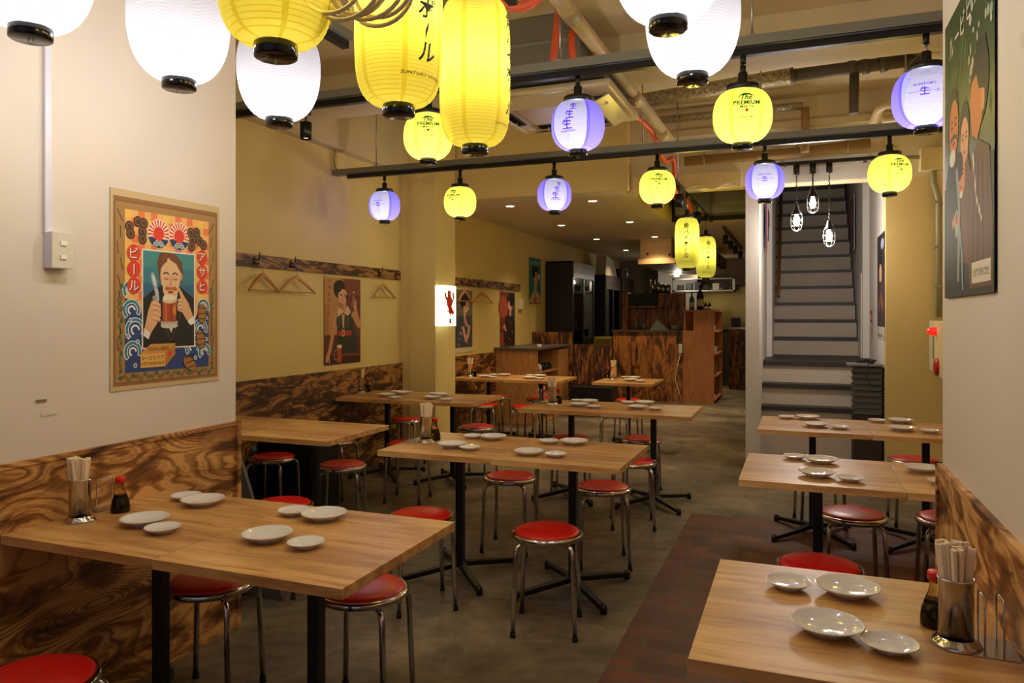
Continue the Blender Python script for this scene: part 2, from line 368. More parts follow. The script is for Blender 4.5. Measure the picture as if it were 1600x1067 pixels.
# wainscots of scorched plywood with a lip
struct('trim_2', MB().box((-2.55, -2, 0), (-2.537, 2.865, .975), M_BURN_L).box((-2.55, -2, .975), (-2.528, 2.88, .993), M_BURN_L).box((-2.55, 2.858, 0), (-2.526, 2.882, .993), M_BURN_L))
struct('trim_3', MB().box((-4, 2.88, 0), (-3.985, 7.02, 1.0), M_BURN_W))
struct('trim_4', MB().box((.46, -2, 0), (.448, 2.93, .975), M_BURN_R).box((.46, -2, .975), (.44, 2.95, .993), M_BURN_R).box((.46, 2.925, 0), (.44, 2.95, .993), M_BURN_R))
struct('trim_5', MB().box((-4, 7.5, 0), (-3.985, 9.65, 1.0), M_BURN_W))
# stairs (structure, one mesh): landing of three high steps, then the long flight
st = MB()
lz = [.585, .80, 1.02]; ly = [8.05, 8.22, 8.42, 9.93]
z0 = 0
for i in range(3):
    z = lz[i]; y0 = ly[i]; y1 = ly[3]; x1 = .73
    st.box((-.37, y0, z0), (x1, y1, z-.04), M_RISER); st.box((-.37, y0-.03, z-.04), (x1, y1, z), M_TREAD); z0 = z-.04
y0 = 9.93; z0 = 1.02
for i in range(14):
    z = 1.02+.22*(i+1); st.box((-.31, y0+.218*i, z-.22), (.66-.004*i, y0+.218*(i+1), z-.035), M_RISER)
    st.box((-.31, y0+.218*i-.025, z-.035), (.66-.004*i, y0+.218*(i+1), z), M_TREAD)
struct('stairs', st)
struct('wall_stair_right', MB().box((.67, 9.4, 1.02), (.74, 13.5, 4.6), M_WALLW))
# ================================================================== TABLES
TT = .755
TW, TD = .684, .712
def make_table():
    t = thing('dining_table', '', 'table')
    MB().box((-TW/2, -TD/2, -.031), (TW/2, TD/2, 0), M_TABLE, bev=.0015).build('tabletop', t, (0, 0, TT))
    MB().box((-.022, -.022, .05), (.022, .022, TT-.035), M_BLACK, bev=.004).box((-.14, -.14, TT-.037), (.14, .14, TT-.031), M_BLACK).build('pole', t)
    m = MB().box((-.035, -.035, .045), (.035, .035, .075), M_BLACK, bev=.006)
    for sx in (-1, 1):
        for sy in (-1, 1):
            a = math.atan2(.27*sy, .24*sx); R = Matrix.Rotation(a, 4, 'Z'); L = math.hypot(.27, .24)
            m.prism([R @ Vector(p) for p in ((0, -.024, .075), (0, .024, .075), (L, .013, .038), (L, -.013, .038))], (0, 0, -.026), M_BLACK)
    m.build('base', t)
    for sx in (-1, 1):
        for sy in (-1, 1):
            MB().lathe([(.001, 0), (.018, 0), (.018, .03), (.012, .048), (.001, .048)], M_BLACK, 12).build('foot', t, (.24*sx, .27*sy, 0))
    return t
tproto = make_table(); tfirst = [True]
tabs = {}
def table(key, x0, y0, label, grp):
    c = Vector((x0+TW/2, y0+TD/2, 0))
    if tfirst[0]: t = tproto; tfirst[0] = False; t.location = c; t['label'] = label; t['group'] = grp
    else: t = dup(tproto, label, c, 0, grp)
    tabs[key] = c
G1 = 'square oak topped tables'
table('AL', -2.536, 1.725, 'wood topped table against the front left wall, below the large poster of a moustached man', G1)
table('AR', -1.85, 1.722, 'wood topped table nearest at left, its free corner pointing into the room', G1)
table('BL', -2.19, 3.575, 'mid room wood topped table carrying a chopstick holder and soy bottle', G1)
table('BR', -1.504, 3.57, 'wood topped table in mid room carrying only four white dishes, right of a pair', G1)
table('CR', -3.305, 3.72, 'bare wood topped table corner in the left alcove, without any dishes', G1)
table('CL', -3.992, 3.722, 'bare wood topped table mostly hidden behind the front left wall', G1)
tabs['CL'] = tabs['CL']
table('DL', -3.975, 5.76, 'wood topped table at the alcove wall below the woman in black dress', G1)
table('DR', -3.289, 5.757, 'wood topped table in front of the column with the lit devil sign', G1)
table('EL', -2.12, 5.60, 'wood topped table with chopstick holder in the row behind the mid room pair', G1)
table('ER', -1.434, 5.595, 'wood topped table at the aisle end of the row behind the mid room pair', G1)
table('FL', -3.93, 8.10, 'wood topped table at the far left wall below the woman in grey kimono', G1)
table('FR', -3.244, 8.097, 'wood topped table in front of the pale plywood cabinet', G1)
table('G', -2.19, 8.13, 'single wood topped table standing in front of the scorched wood kitchen counter', G1)
table('HL', -.262, 3.53, 'wood topped table on the red bricks at right, left of the pair nearer the camera', G1)
table('HR', .424, 3.527, 'wood topped table half hidden behind the right front wall, nearer row', G1)
table('IL', -.262, 5.15, 'wood topped table in front of the stairs', G1)
table('IR', .424, 5.147, 'wood topped table at right in front of the yellow wall, far row', G1)
table('J', -.228, 1.645, 'wood topped table nearest at right, against the scorched right front wall', G1)
# ================================================================== STOOLS
def make_stool():
    t = thing('round_stool', '', 'stool')
    MB().lathe([(.001, .452), (.150, .452), (.156, .459), (.153, .468), (.140, .474), (.07, .478), (.001, .479)], M_RED, 40).build('cushion', t)
    MB().lathe([(.150, .436), (.163, .434), (.171, .440), (.174, .450), (.171, .459), (.163, .464), (.155, .462), (.153, .452)], M_CHROME, 40).lathe([(.001, .436), (.155, .436)], M_BLACK, 30).build('seat_ring', t)
    pth = [(.105, .428), (.14, .428), (.163, .424), (.178, .412), (.186, .393), (.189, .36), (.2055, .012)]
    for k in range(4):
        R = Matrix.Rotation(PI/4+k*PI/2, 4, 'Z')
        pts = []
        for i in range(len(pth)-1):
            a, b = pth[i], pth[i+1]; pts.append(a)
            if i in (1, 2, 3): pts.append(((a[0]+b[0])/2, (a[1]+b[1])/2))
        pts.append(pth[-1])
        l = MB().tube([R @ Vector((r, 0, z)) for r, z in pts], .0115, M_CHROME, 12).build('leg', t)
        MB().tube([R @ Vector((.2053, 0, .022)), R @ Vector((.2062, 0, 0))], .0135, M_RUB, 12).build('rubber_foot', l)
    return t
sproto = make_stool(); G2 = 'red chrome stools'
ST = [((855, 827), 12, 'red round stool standing clear in front of the mid room table pair'),
 ((797, 742), 5, 'red round stool behind the clear one, between the poles of the mid room pair'),
 ((942, 758), 20, 'red round stool tucked under the right corner of the mid room pair'),
 ((659, 802), 40, 'red round stool with pale highlight behind the corner of the near left table'),
 ((568, 915), 8, 'red round stool in front of the near left table, under its free corner'),
 ((330, 903), 15, 'red round stool under the middle of the near left pair of tables'),
 ((53, 1057), 0, 'red round stool cut off by the bottom left corner of the photo'),
 ((426, 712), 10, 'red round stool in front of the black storage box in the left alcove'),
 ((534, 724), 22, 'red round stool just outside the corner of the bare alcove table'),
 ((524, 686), 5, 'red round stool half hidden under the bare alcove table corner'),
 ((440, 785), 10, 'red round stool whose seat alone shows behind the near left table pair'),
 ((635, 654), 10, 'red round stool by the scorched panel below the woman in black dress poster'),
 ((637, 691), 10, 'red round stool partly hidden behind the steel chopstick holder of the mid room table'),
 ((745, 665), 0, 'red round stool beside the column base, in front of the far left row'),
 ((758, 631), 10, 'red round stool in front of the far left wall table, nearer of two there'),
 ((776, 619), 0, 'red round stool under the far left wall table beside the plywood cabinet'),
 ((822, 634), 5, 'red round stool in front of the plywood cabinet'),
 ((843, 621), 0, 'red round stool beyond the table pole before the open cabinet shelves'),
 ((892, 682), 8, 'red round stool just behind the far edge of the mid room pair'),
 ((866, 699), 22, 'red round stool hidden under the mid room pair, only legs showing'),
 ((1003, 684), 6, 'red round stool at the aisle end below the second row table'),
 ((988, 718), 15, 'red round stool behind the right corner of the mid room pair, near the aisle'),
 ((982, 624), 0, 'red round stool behind the single table at the kitchen counter'),
 ((960, 645), 10, 'red round stool behind the second row tables, only its legs showing'),
 ((1331, 800), 6, 'red round stool under the front edge of the table pair on the bricks'),
 ((1488, 808), 0, 'red round stool half hidden behind the right front wall'),
 ((1280, 880), 12, 'red round stool right behind the nearest table at right'),
 ((1428, 716), 5, 'red round stool under the far right table before the yellow wall'),
 ((1280, 717), 10, 'red round stool behind the dishes of the table pair on the bricks')]
for i, (p, rz, lb) in enumerate(ST):
    q = P(p[0], p[1], .47); q.z = 0
    if i == 0: sproto.location = q; sproto.rotation_euler = (0, 0, math.radians(rz)); sproto['label'] = lb; sproto['group'] = G2; s0 = sproto
    else: dup(sproto, lb, q, math.radians(rz), G2)
# ================================================================== DISHES
def dish_mesh(r, h, name):
    m = MB().lathe([(.001, .004), (r*.45, .0045), (r*.75, h*.45), (r*.93, h*.85), (r, h), (r*.985, h+.0015), (r*.92, h*.93), (r*.72, h*.55), (r*.45, .009), (.001, .008)], M_PORC, 40)
    m.lathe([(r*.50, .005), (r*.50, 0), (r*.45, 0), (r*.45, .004)], M_PORC, 32)
    return m
DL = {'AL': 'the table at the front left wall', 'AR': 'the nearest left table', 'BL': 'the mid room table with the chopstick holder', 'BR': 'the mid room table without holder',
 'DL': 'the alcove table below the woman in black dress', 'DR': 'the table before the column with the devil sign', 'EL': 'the second row table with the chopstick holder', 'ER': 'the second row table at the aisle',
 'FL': 'the far left wall table', 'FR': 'the table before the plywood cabinet', 'G': 'the single table at the kitchen counter', 'HL': 'the left table of the brick floor pair', 'HR': 'the half hidden table of the brick floor pair',
 'IL': 'the table before the stairs', 'IR': 'the table before the yellow wall', 'J': 'the nearest right table'}
DISH = {'AL': [(291, 775), (317, 783), (226, 813), (254, 825)], 'AR': [(459, 798), (506, 805), (417.5, 837), (478, 848)],
 'BL': [(739, 681), (770, 683), (706, 695), (734, 699)], 'BR': [(857.6, 689), (897, 690.5), (826.5, 706.5), (868, 709.5)],
 'DL': [(618.4, 611.4), (631, 613.6), (604.4, 617), (618, 621)], 'DR': [(679, 615), (691.5, 616.7), (676, 621), (697.4, 624)],
 'EL': [(902.5, 625.5), (920, 627), (905, 632), (929, 635)], 'ER': [(982, 628.4), (1008, 629.3), (997, 636), (1025, 638)],
 'FL': [(772, 585), (788, 585.6), (758, 588), (770, 589)], 'FR': [(828.5, 586.3), (843.5, 587), (828, 590), (844, 591)],
 'G': [(977.3, 589), (990, 590), (985.5, 593.5), (1001, 595)], 'HL': [(1242, 713), (1283, 719), (1276.6, 739.5), (1328, 747)], 'HR': [None, None, (1440.6, 732.5), (1472, 752)],
 'IL': [(1229.7, 651), (1262, 652), (1274.4, 663.5), (1312.5, 667)], 'IR': [(1370.6, 656.6), (1407, 657.5), (1408.8, 669.5), (1452.5, 673)],
 'J': [(1232, 910), (1324, 920), (1292, 978), (1390, 1006)]}
posn = ['small white dish, back left on ', 'large white dish, back right on ', 'large white dish, front left on ', 'small white dish, front right on ']
mesh_s = mesh_l = None
for tk, lst in DISH.items():
    for i, p in enumerate(lst):
        if not p: continue
        q = P(p[0], p[1], TT+.014); q.z = TT; big = i in (1, 2)
        src = mesh_l if big else mesh_s
        if src is None:
            o = dish_mesh(.083, .026, 'dish').build('dish') if big else dish_mesh(.060, .020, 'dish').build('dish')
            if big: mesh_l = o
            else: mesh_s = o
        else: o = src.copy(); COL.objects.link(o)
        o.location = q; o['label'] = posn[i]+DL[tk]; o['category'] = 'dish'; o['group'] = 'large white dishes' if big else 'small white dishes'
# ================================================================== CHOPSTICK HOLDERS, SOY BOTTLES, MENU STANDS
def holder(u, v, place, n):
    q = P(u, v, TT+.002); q.z = TT
    t = thing('chopstick_holder', 'steel cylinder holding disposable chopsticks on '+place, 'chopstick holder', q, 0, 'steel chopstick holders')
    MB().lathe([(.001, .003), (.036, .003), (.036, .148), (.0385, .150), (.0385, .153), (.0362, .154), (.034, .150), (.034, .008), (.001, .008)], M_CHROME, 36).build('cup', t)
    MB().lathe([(.001, 0), (.052, 0), (.053, .004), (.047, .011), (.038, .017), (.0365, .02)], M_CHROME, 36).build('base_flange', t)
    rnd = random.Random(int(u))
    k = 0
    while k < n:
        a = rnd.random()*2*PI; r = .028*math.sqrt(rnd.random()); bx, by = r*.55*math.cos(a+.3), r*.55*math.sin(a+.3); r2 = r*1.35
        tx, ty = r2*math.cos(a), r2*math.sin(a)
        L = .213+rnd.random()*.012; d = Vector((tx-bx, ty-by, L-.0)).normalized(); yaw = rnd.random()*PI
        x = d.cross(Vector((math.sin(yaw), math.cos(yaw), 0))).normalized(); y = d.cross(x); b = Vector((bx, by, .009)); w0, w1 = .0045, .0078
        vs = [b+x*sx*w0*.8+y*sy*w0*.5 for sx, sy in ((-1, -1), (1, -1), (1, 1), (-1, 1))]+[b+d*L+x*sx*w1+y*sy*w1*.45 for sx, sy in ((-1, -1), (1, -1), (1, 1), (-1, 1))]
        m = MB().add(vs, [(3, 2, 1, 0), (4, 5, 6, 7), (0, 1, 5, 4), (1, 2, 6, 5), (2, 3, 7, 6), (3, 0, 4, 7)], M_CHOP)
        m.build('chopstick_pair', None, q, label='pale wooden chopsticks in the holder on '+place, category='chopsticks', group='chopsticks in the holder on '+place); k += 1
    return t
def soy(u, v, place, rz):
    q = P(u, v, TT+.002); q.z = TT
    t = thing('soy_sauce_bottle', 'soy sauce bottle with red cap on '+place, 'soy sauce bottle', q, rz, 'red capped soy sauce bottles')
    g = MCG
    b = MB().lathe([(.001, 0), (.031, 0), (.034, .004), (.034, .02), (.031, .042), (.023, .066), (.0155, .085), (.0135, .1), (.0145, .115)], g, 32, cap=False).build('glass_body', t)
    MB().lathe([(.001, .003), (.0308, .002), (.0337, .005), (.0337, .02), (.0307, .042), (.0227, .064), (.001, .063)], M_SOY, 32).build('sauce', t)
    MB().lathe([(.0165, .113), (.0185, .114), (.0185, .128), (.0165, .133), (.001, .133)], M_REDP, 24, cap=False).lathe([(.001, .113), (.0165, .113)], M_REDP, 24).build('cap', t)
    m = MB(); gold = mat('gold print', '#c9a64a', .4)
    def wrap(x, z, rr=.0347):
        r = rr-(max(z-.02, 0))*.14; a = -PI/2+x/r; return Vector((r*math.cos(a), r*math.sin(a), z))
    ho = [(.0095*math.cos(k*PI/3+PI/6), .0095*math.sin(k*PI/3+PI/6)) for k in range(6)]; hi = [(x*.8, y*.8) for x, y in ho]
    m.add([wrap(x, .036+y) for x, y in ho+hi], [(k, (k+1) % 6, 6+(k+1) % 6, 6+k) for k in range(6)], gold)
    for s_, zz, sz in (('萬', .036, .011), ('しょうゆ', .022, .006), ('特選', .014, .008)):
        vs, fs = text_tris(s_, sz); mx = (min(a[0] for a in vs)+max(a[0] for a in vs))/2; my = (min(a[1] for a in vs)+max(a[1] for a in vs))/2
        m.add([wrap(x-mx, zz+y-my) for x, y in vs], fs, gold)
    m.build('printed_mark', t, label='gold printed crest and characters')
    return t
MCG = mat('amber tinted glass', '#d8c79a', .05, 0, 0, Transmission_Weight=1.0, IOR=1.2)
def stand(u, v, place, rz):
    q = P(u, v, TT+.002); q.z = TT
    t = thing('menu_stand', 'empty chrome wire menu stand beside the chopsticks on '+place, 'menu stand', q, rz, 'chrome wire menu stands')
    MB().box((-.06, -.045, 0), (.06, .045, .003), M_STEEL).build('base_plate', t)
    for y in (-.018, .018):
        MB().tube([(-.035, y, .003), (-.035, y, .112), (-.03, y, .12), (.03, y, .12), (.035, y, .112), (.035, y, .003)], .0022, M_CHROME, 8).build('wire_loop', t)
PL = dict(AL='the table at the front left wall', BL='the mid room left table', DL='the alcove wall table', EL='the second row left table', FL='the far left wall table', G='the single counter table', J='the nearest right table')
for k, u, v, n in (('AL', 125, 813, 26), ('BL', 665.4, 690, 18), ('DL', 563, 613.5, 12), ('EL', 863, 632, 14), ('FL', 734.5, 588, 8), ('G', 958.5, 593, 10), ('J', 1493.5, 1006, 30)): holder(u, v, PL[k], n)
for k, u, v, rz in (('AL', 188, 799, -.5), ('BL', 679.5, 687, 0), ('DL', 574, 611.5, 0), ('EL', 872, 630, 0), ('FL', 740.5, 588, 0), ('G', 950, 590.5, 0), ('J', 1462, 977, .6)): soy(u, v, PL[k], rz)
for k, u, v, rz in (('AL', 158, 794, PI/2), ('BL', 648, 689, PI/2), ('DL', 551, 612, PI/2), ('EL', 845, 629.5, PI/2), ('J', 1548, 1012, PI/2)): stand(u, v, PL[k], rz)
# ================================================================== LIGHTING TRACKS
TZ = 2.755
def track_x(name, y, x0, x1, bx0, bx1, label):
    t = thing('ceiling_lighting_track', label, 'lighting track', ((x0+x1)/2, y, TZ), 0)
    o = Vector(t.location)
    def L(m): m.v = [tuple(Vector(p)-o) for p in m.v]; return m
    L(MB().box((x0, y-.04, TZ+.035), (x1, y+.04, TZ+.038), M_GSTEEL).box((x0, y-.04, TZ+.035), (x1, y-.038, TZ+.085), M_GSTEEL).box((x0, y+.038, TZ+.035), (x1, y+.04, TZ+.085), M_GSTEEL)).build('steel_channel', t)
    L(MB().box((bx0, y-.018, TZ), (bx1, y+.018, TZ+.035), M_BLACK)).build('black_rail', t, label='black power rail')
    return t
tr1 = track_x('a', 3.75, -4.0, 1.2, -3.95, 1.15, 'nearer of two grey channels with black rail spanning the room, high in the picture')
tr2 = track_x('b', 5.78, -3.99, 1.2, -3.85, 1.1, 'farther, lower of two grey channels with black rail spanning the room')
def rod(parent, x, y, top):
    o = parent.location
    MB().tube([Vector((x, y, TZ+.06))-o, Vector((x, y, top))-o], .005, M_STEEL, 8).box(Vector((x-.02, y-.045, TZ+.08))-o, Vector((x+.02, y+.045, TZ+.09))-o, M_STEEL).build('hanging_rod', parent)
for u in (875, 1175, 600): rod(tr1, onY(u, 100, 3.75).x, 3.75, 3.3)
for u in (588, 1004, 1189, 1415): rod(tr2, onY(u, 200, 5.78).x, 5.78, 3.6)
def track_y(x, y0, y1, label, ch=True):
    t = thing('ceiling_lighting_track', label, 'lighting track', (x, (y0+y1)/2, TZ)); c = (y0+y1)/2
    if ch: MB().box((-.04, y0-c, .035), (.04, y1-c, .075), M_GSTEEL).build('steel_channel', t)
    MB().box((-.018, y0-c, 0), (.018, y1-c, .035), M_BLACK).build('black_rail', t, label='black power rail')
    ztop = 3.3 if y1 < 4 else (2.8 if y0 > 10 else 3.6)
    for y in (y0+.35-c, y1-.3-c): MB().tube([(0, y, .05), (0, y, ztop-TZ)], .005, M_STEEL, 8).build('hanging_rod', t)
    return t
track_y(-1.99, -.8, 2.97, 'black rail end seen between the big yellow lanterns at the upper left')
track_y(-1.08, -.8, 2.80, 'grey channel running towards the camera above the long yellow lanterns')
track_y(-.34, -.8, 2.75, 'track out of view above the white lanterns at top right, running towards the camera')
track_y(-1.1, 6.9, 10.2, 'black track running into the kitchen void with the two long yellow lanterns', False)
track_y(-1.02, 11.0, 14.6, 'black track with four small spotlights over the kitchen corridor', False)
# ================================================================== LANTERNS
def bulb(parent, z, watts, col, r):
    l = bpy.data.lights.new('lantern_bulb', 'POINT'); l.energy = watts; l.color = col; l.shadow_soft_size = r
    o = bpy.data.objects.new('lantern_bulb', l); COL.objects.link(o); o.parent = parent; o.location = (0, 0, z); return o
def shade_profile(kind):
    pr = []; ring = []
    if kind == 'round':
        R, h, rb, rt, N = .138, .125, .048, .060, 26
        f = lambda t: (t, (1-abs(t)**2.3)**.5)
    elif kind == 'egg':
        R, h, rb, rt, N = .157, .180, .052, .06, 34
        f = None
    else:
        R, h, rb, rt, N = .1225, .255, .045, .055, 48
        f = None
    for j in range(N*2+1):
        t = min(1, -1+(j+(.45 if j % 2 else 0))/N)
        if kind == 'round': q = (1-abs(t)**2.4)**.55
        elif kind == 'egg': tt = (t-.12)/(1.12 if t < .12 else .88); q = (1-abs(tt)**2.3)**.53
        else: q = (1-abs(t)**5.0)**.42 if abs(t) < 1 else 0
        e = rb if t < 0 else rt
        r = e+(R-e)*q; r += .0012 if j % 2 else -.0010
        pr.append((r, t*h))
    return pr, h, rb, rt
def rad_at(pr, z):
    for (r0, z0), (r1, z1) in zip(pr, pr[1:]):
        if z0 <= z <= z1: return r0+(r1-r0)*(z-z0)/(z1-z0+1e-9)
    return pr[-1][0]
def wrap_text(m, pr, s, ang, z, size, mt, sx=1.0, shear=0):
    vs, fs = text_tris(s, size, shear, .026 if s.isascii() else .016)
    if not vs: return
    mx = (min(a[0] for a in vs)+max(a[0] for a in vs))/2; my = (min(a[1] for a in vs)+max(a[1] for a in vs))/2; out = []
    for x, y in vs:
        zz = z+y-my; r = rad_at(pr, zz)+.0035; a = ang+(x-mx)*sx/r; out.append((r*math.cos(a), r*math.sin(a), zz))
    m.add(out, fs, mt)
def wrap_line(m, pr, pts, ang, wd, mt):
    n = len(pts); vs = []
    for i, (x, z) in enumerate(pts):
        d = Vector(pts[min(i+1, n-1)])-Vector(pts[max(i-1, 0)]); d = d.normalized(); nn = (-d.y, d.x); ww = wd*math.sin(PI*(i+.35)/(n-.3))
        for sg in (-1, 1):
            xx = x+nn[0]*ww/2*sg; zz = z+nn[1]*ww/2*sg; r = rad_at(pr, zz)+.0035; a = ang+xx/r; vs.append((r*math.cos(a), r*math.sin(a), zz))
    m.add(vs, [(2*i, 2*i+1, 2*i+3, 2*i+2) for i in range(n-1)], mt)
I_PUR = m_paper('purple print', (.055, .02, .24), (.4, .3, 1), .12); I_GRN = m_paper('green print', (.004, .03, .016), (.2, .6, .3), .04); I_BLK = mat('black print', '#0a0a0a', .6); I_OR = mat('orange print', '#e0501a', .6); I_FAINT = mat('faint gold print', '#a08a30', .6)
SHADE = {}
def make_lantern(kind, ring, colm, seam, watts, bcol, art, white_panel=False):
    """ring = number of faces round; built once per kind"""
    t = thing('paper_lantern', '', 'lantern'); pr, h, rb, rt = shade_profile(kind); n = 96
    def mf(j, k):
        a = (k+.5)/n*360
        if white_panel:
            d = (a-90+45+360) % 180
            if d < 3 or d > 177 or abs(d-90) < 3: return M_PPS if d > 80 else M_PPS
            if d < 90: return M_PW if j % 2 == 0 else M_PWS
            return M_PP if j % 2 == 0 else M_PPS
        if kind == 'egg': return M_PWS if j % 2 else M_PW
        d = a % 60
        if d < 4.5 or d > 55.5: return seam
        return seam if j % 2 else colm
    MB().lathe(pr, colm, n, mfun=mf).build('shade', t)
    MB().lathe([(.001, 0), (rb-.002, 0), (rb+.001, .002), (rb+.001, .030), (rb-.004, .033)], M_BLACKG, 36, c=(0, 0, -h-.031)).build('bottom_ring', t)
    MB().tube([(.006*math.cos(a), 0, -h-.036+.006*math.sin(a)) for a in [2*PI*k/12 for k in range(12)]], .0012, M_STEEL, 6, closed=True).build('pull_loop', t)
    m = MB().lathe([(.001, .03), (rt+.012, .03), (rt+.016, .026), (rt+.016, .004), (rt+.01, 0), (.02, 0)], M_BLACK, 36, c=(0, 0, h-.004))
    m.lathe([(.022, 0), (.022, .055), (.017, .06), (.001, .06)], M_BLACK, 20, c=(0, 0, h+.024)); m.build('top_cap', t)
    MB().tube([((rt+.01)*math.cos(a), 0, h+.015+.06*math.sin(a)) for a in [PI*k/14 for k in range(15)]], .0013, M_STEEL, 6).build('wire_handle', t)
    if art:
        m = MB(); art(m, pr); m.build('printed_lettering', t, label='printed lettering')
    bulb(t, {'egg': -.06, 'round': -.045}.get(kind, .02), watts, bcol, .035 if kind != 'egg' else .05)
    return t
def hang_kit(t, top, kind='adapter'):
    """stem and track plug, above a lantern whose socket ends at local z=top; track bottom at local z"""
    pass
def art_premium(m, pr):
    A = -PI/2
    wrap_line(m, pr, [(-.042+.084*i/10, .075+.016*math.sin(PI*min(1, i/10*1.15)**.9)-.012*(1-i/10)) for i in range(11)], A, .008, I_GRN)
    wrap_text(m, pr, 'The', A, .068, .034, I_GRN, 1, .4); wrap_text(m, pr, 'PREMIUM', A, .042, .027, I_GRN, 1.12); wrap_text(m, pr, "MALT'S", A, .023, .016, I_GRN, 1.2)
    wrap_text(m, pr, '●', A, .006, .018, I_OR); wrap_text(m, pr, 'ザ・プレミアム・モルツ', A, -.010, .0075, I_FAINT); wrap_text(m, pr, 'SUNTORY', A, -.026, .012, I_GRN, 1.3)
def stroke(m, pr, x0, z0, x1, z1, wd, mt, A=-PI/2):
    n = 8; vs = []; dx, dz = x1-x0, z1-z0; L = math.hypot(dx, dz); nx, nz = -dz/L*wd/2, dx/L*wd/2
    for i in range(n+1):
        x, z = x0+dx*i/n, z0+dz*i/n
        for sg in (-1, 1):
            zz = z+nz*sg; r = rad_at(pr, zz)+.0038; a = A+(x+nx*sg)/r; vs.append((r*math.cos(a), r*math.sin(a), zz))
    m.add(vs, [(2*i, 2*i+1, 2*i+3, 2*i+2) for i in range(n)], mt)
def nama(m, pr, x, z, s):
    """the character for raw, drawn with a brushlike block stroke"""
    w_ = s*.13
    stroke(m, pr, x-s*.5, z-s*.42, x+s*.5, z-s*.42, w_, I_PUR); stroke(m, pr, x-s*.36, z-s*.03, x+s*.36, z-s*.03, w_, I_PUR); stroke(m, pr, x-s*.34, z+s*.27, x+s*.42, z+s*.27, w_, I_PUR)
    stroke(m, pr, x, z-s*.42, x, z+s*.5, w_, I_PUR); stroke(m, pr, x-s*.22, z+s*.46, x-s*.48, z+s*.05, w_, I_PUR)
def art_nama3(m, pr):
    A = -PI/2
    for x, z, s in ((.026, .071, .036), (.010, .029, .044), (-.004, -.020, .052)): nama(m, pr, x, z, s)
    wrap_text(m, pr, 'SUNTORY', A, -.055, .012, I_PUR, 1.5)
def art_nama1(m, pr):
    A = -PI/2
    wrap_text(m, pr, 'SUNTORY', A, .030, .013, I_PUR, 1.5); nama(m, pr, 0, 0, .036); wrap_text(m, pr, 'サントリー', A-.27, 0, .0115, I_PUR); wrap_text(m, pr, 'ビール', A+.26, 0, .016, I_PUR)
def art_kaku(m, pr):
    A = -PI/2
    for i, c in enumerate('角ハイボール'):
        if c == 'ー': wrap_line(m, pr, [(.004-.002*q, .165-.06*i+.024-.008*q) for q in range(7)], A, .007, I_BLK)
        else: wrap_text(m, pr, c, A, .165-.06*i, .064, I_BLK, .9, .15)
    wrap_text(m, pr, 'SUNTORY WHISKY', A, -.195, .013, I_FAINT, 1.3)
C_W = (1, .955, .93); C_Y = (1, .86, .42); C_L = (1, .88, .46); C_P = (.80, .78, 1)
protos = {'egg': make_lantern('egg', 0, M_PW, M_PWS, W_WHITE, C_W, None), 'long': make_lantern('long', 0, M_PY, M_PYS, W_LONG, C_Y, art_kaku), 'llong': make_lantern('long', 0, M_PL, M_PLS, 9.0, C_L, art_kaku),
 'prem': make_lantern('round', 0, M_PL, M_PLS, W_SMALL, C_L, art_premium), 'n3': make_lantern('round', 0, M_PW, M_PP, W_SMALL, C_P, art_nama3, True), 'n1': make_lantern('round', 0, M_PW, M_PP, W_SMALL, C_P, art_nama1, True)}
used = set()
def lantern(kind, loc, label, grp, face=0, tilt=0, top=TZ):
    rz = math.atan2(-loc[0], loc[1])+math.radians(face)   # lettering side (-Y) towards the street, then turned by face
    src = protos[kind]
    if kind not in used:
        used.add(kind); t = src; t.location = loc; t.rotation_euler = (0, 0, rz); t['label'] = label; t['group'] = grp
    else: t = dup(src, label, loc, rz, grp)
    if tilt: t.rotation_euler = (math.radians(tilt), 0, rz)
    h = {'egg': .18, 'long': .255, 'llong': .255}.get(kind, .125)+.08
    dz = top-loc[2]
    MB().tube([(0, 0, h-.005), (0, 0, dz-.035)], .006, M_STEEL, 10).lathe([(.001, 0), (.014, 0), (.014, .045), (.001, .045)], M_BLACK, 16, c=(0, 0, dz-.045)).build('stem', t)
    return t
def lp(u, v, y): return onY(u, v, y)
GW, GYL, GPR, GPU = 'big white lanterns', 'long yellow lanterns', 'lemon yellow round lanterns', 'purple and white round lanterns'
def atx(u, v, x): return onX(u, v, x)
p = atx(48, 20, -1.93); p.z = 2.455; lantern('egg', p, 'big white lantern cut off at the top left corner', GW)
p = atx(280, 60, -1.9); p.z = 2.455; lantern('egg', p, 'big white lantern in front of the bare left wall above the wall switch', GW)
p = atx(436, 130, -1.9); p.z = 2.452; lantern('egg', p, 'big white lantern below the big yellow one, at the edge of the left wall', GW)
p = atx(1044, 20, -.34); p.z = 2.50; lantern('egg', p, 'nearest white lantern at the top right, mostly out of frame, overlapping another white one', GW)
p = atx(1082, 60, -.34); p.z = 2.50; lantern('egg', p, 'big white lantern at top right, larger visible one before the near track', GW)
p = atx(431, 0, -1.06); p.z = 2.345; lantern('long', p, 'nearest and widest yellow lantern at the top left, its top out of frame', GYL, 100)
p = atx(623, 0, -1.06); p.z = 2.352; lantern('long', p, 'long yellow lantern overlapped by the beige cable coil, black lettering at its right', GYL, 38)
p = atx(742, 120, -1.06); p.z = 2.352; lantern('long', p, 'long yellow lantern whose whole length shows, lettering on its right edge', GYL, 72)
p = Vector((-1.08, 7.75, 2.25)); lantern('llong', p, 'nearer of the two long yellow lanterns over the kitchen passage', GYL, -5)
p = Vector((-1.10, 9.55, 2.24)); lantern('llong', p, 'farther of the two long yellow lanterns over the kitchen passage', GYL, 14)
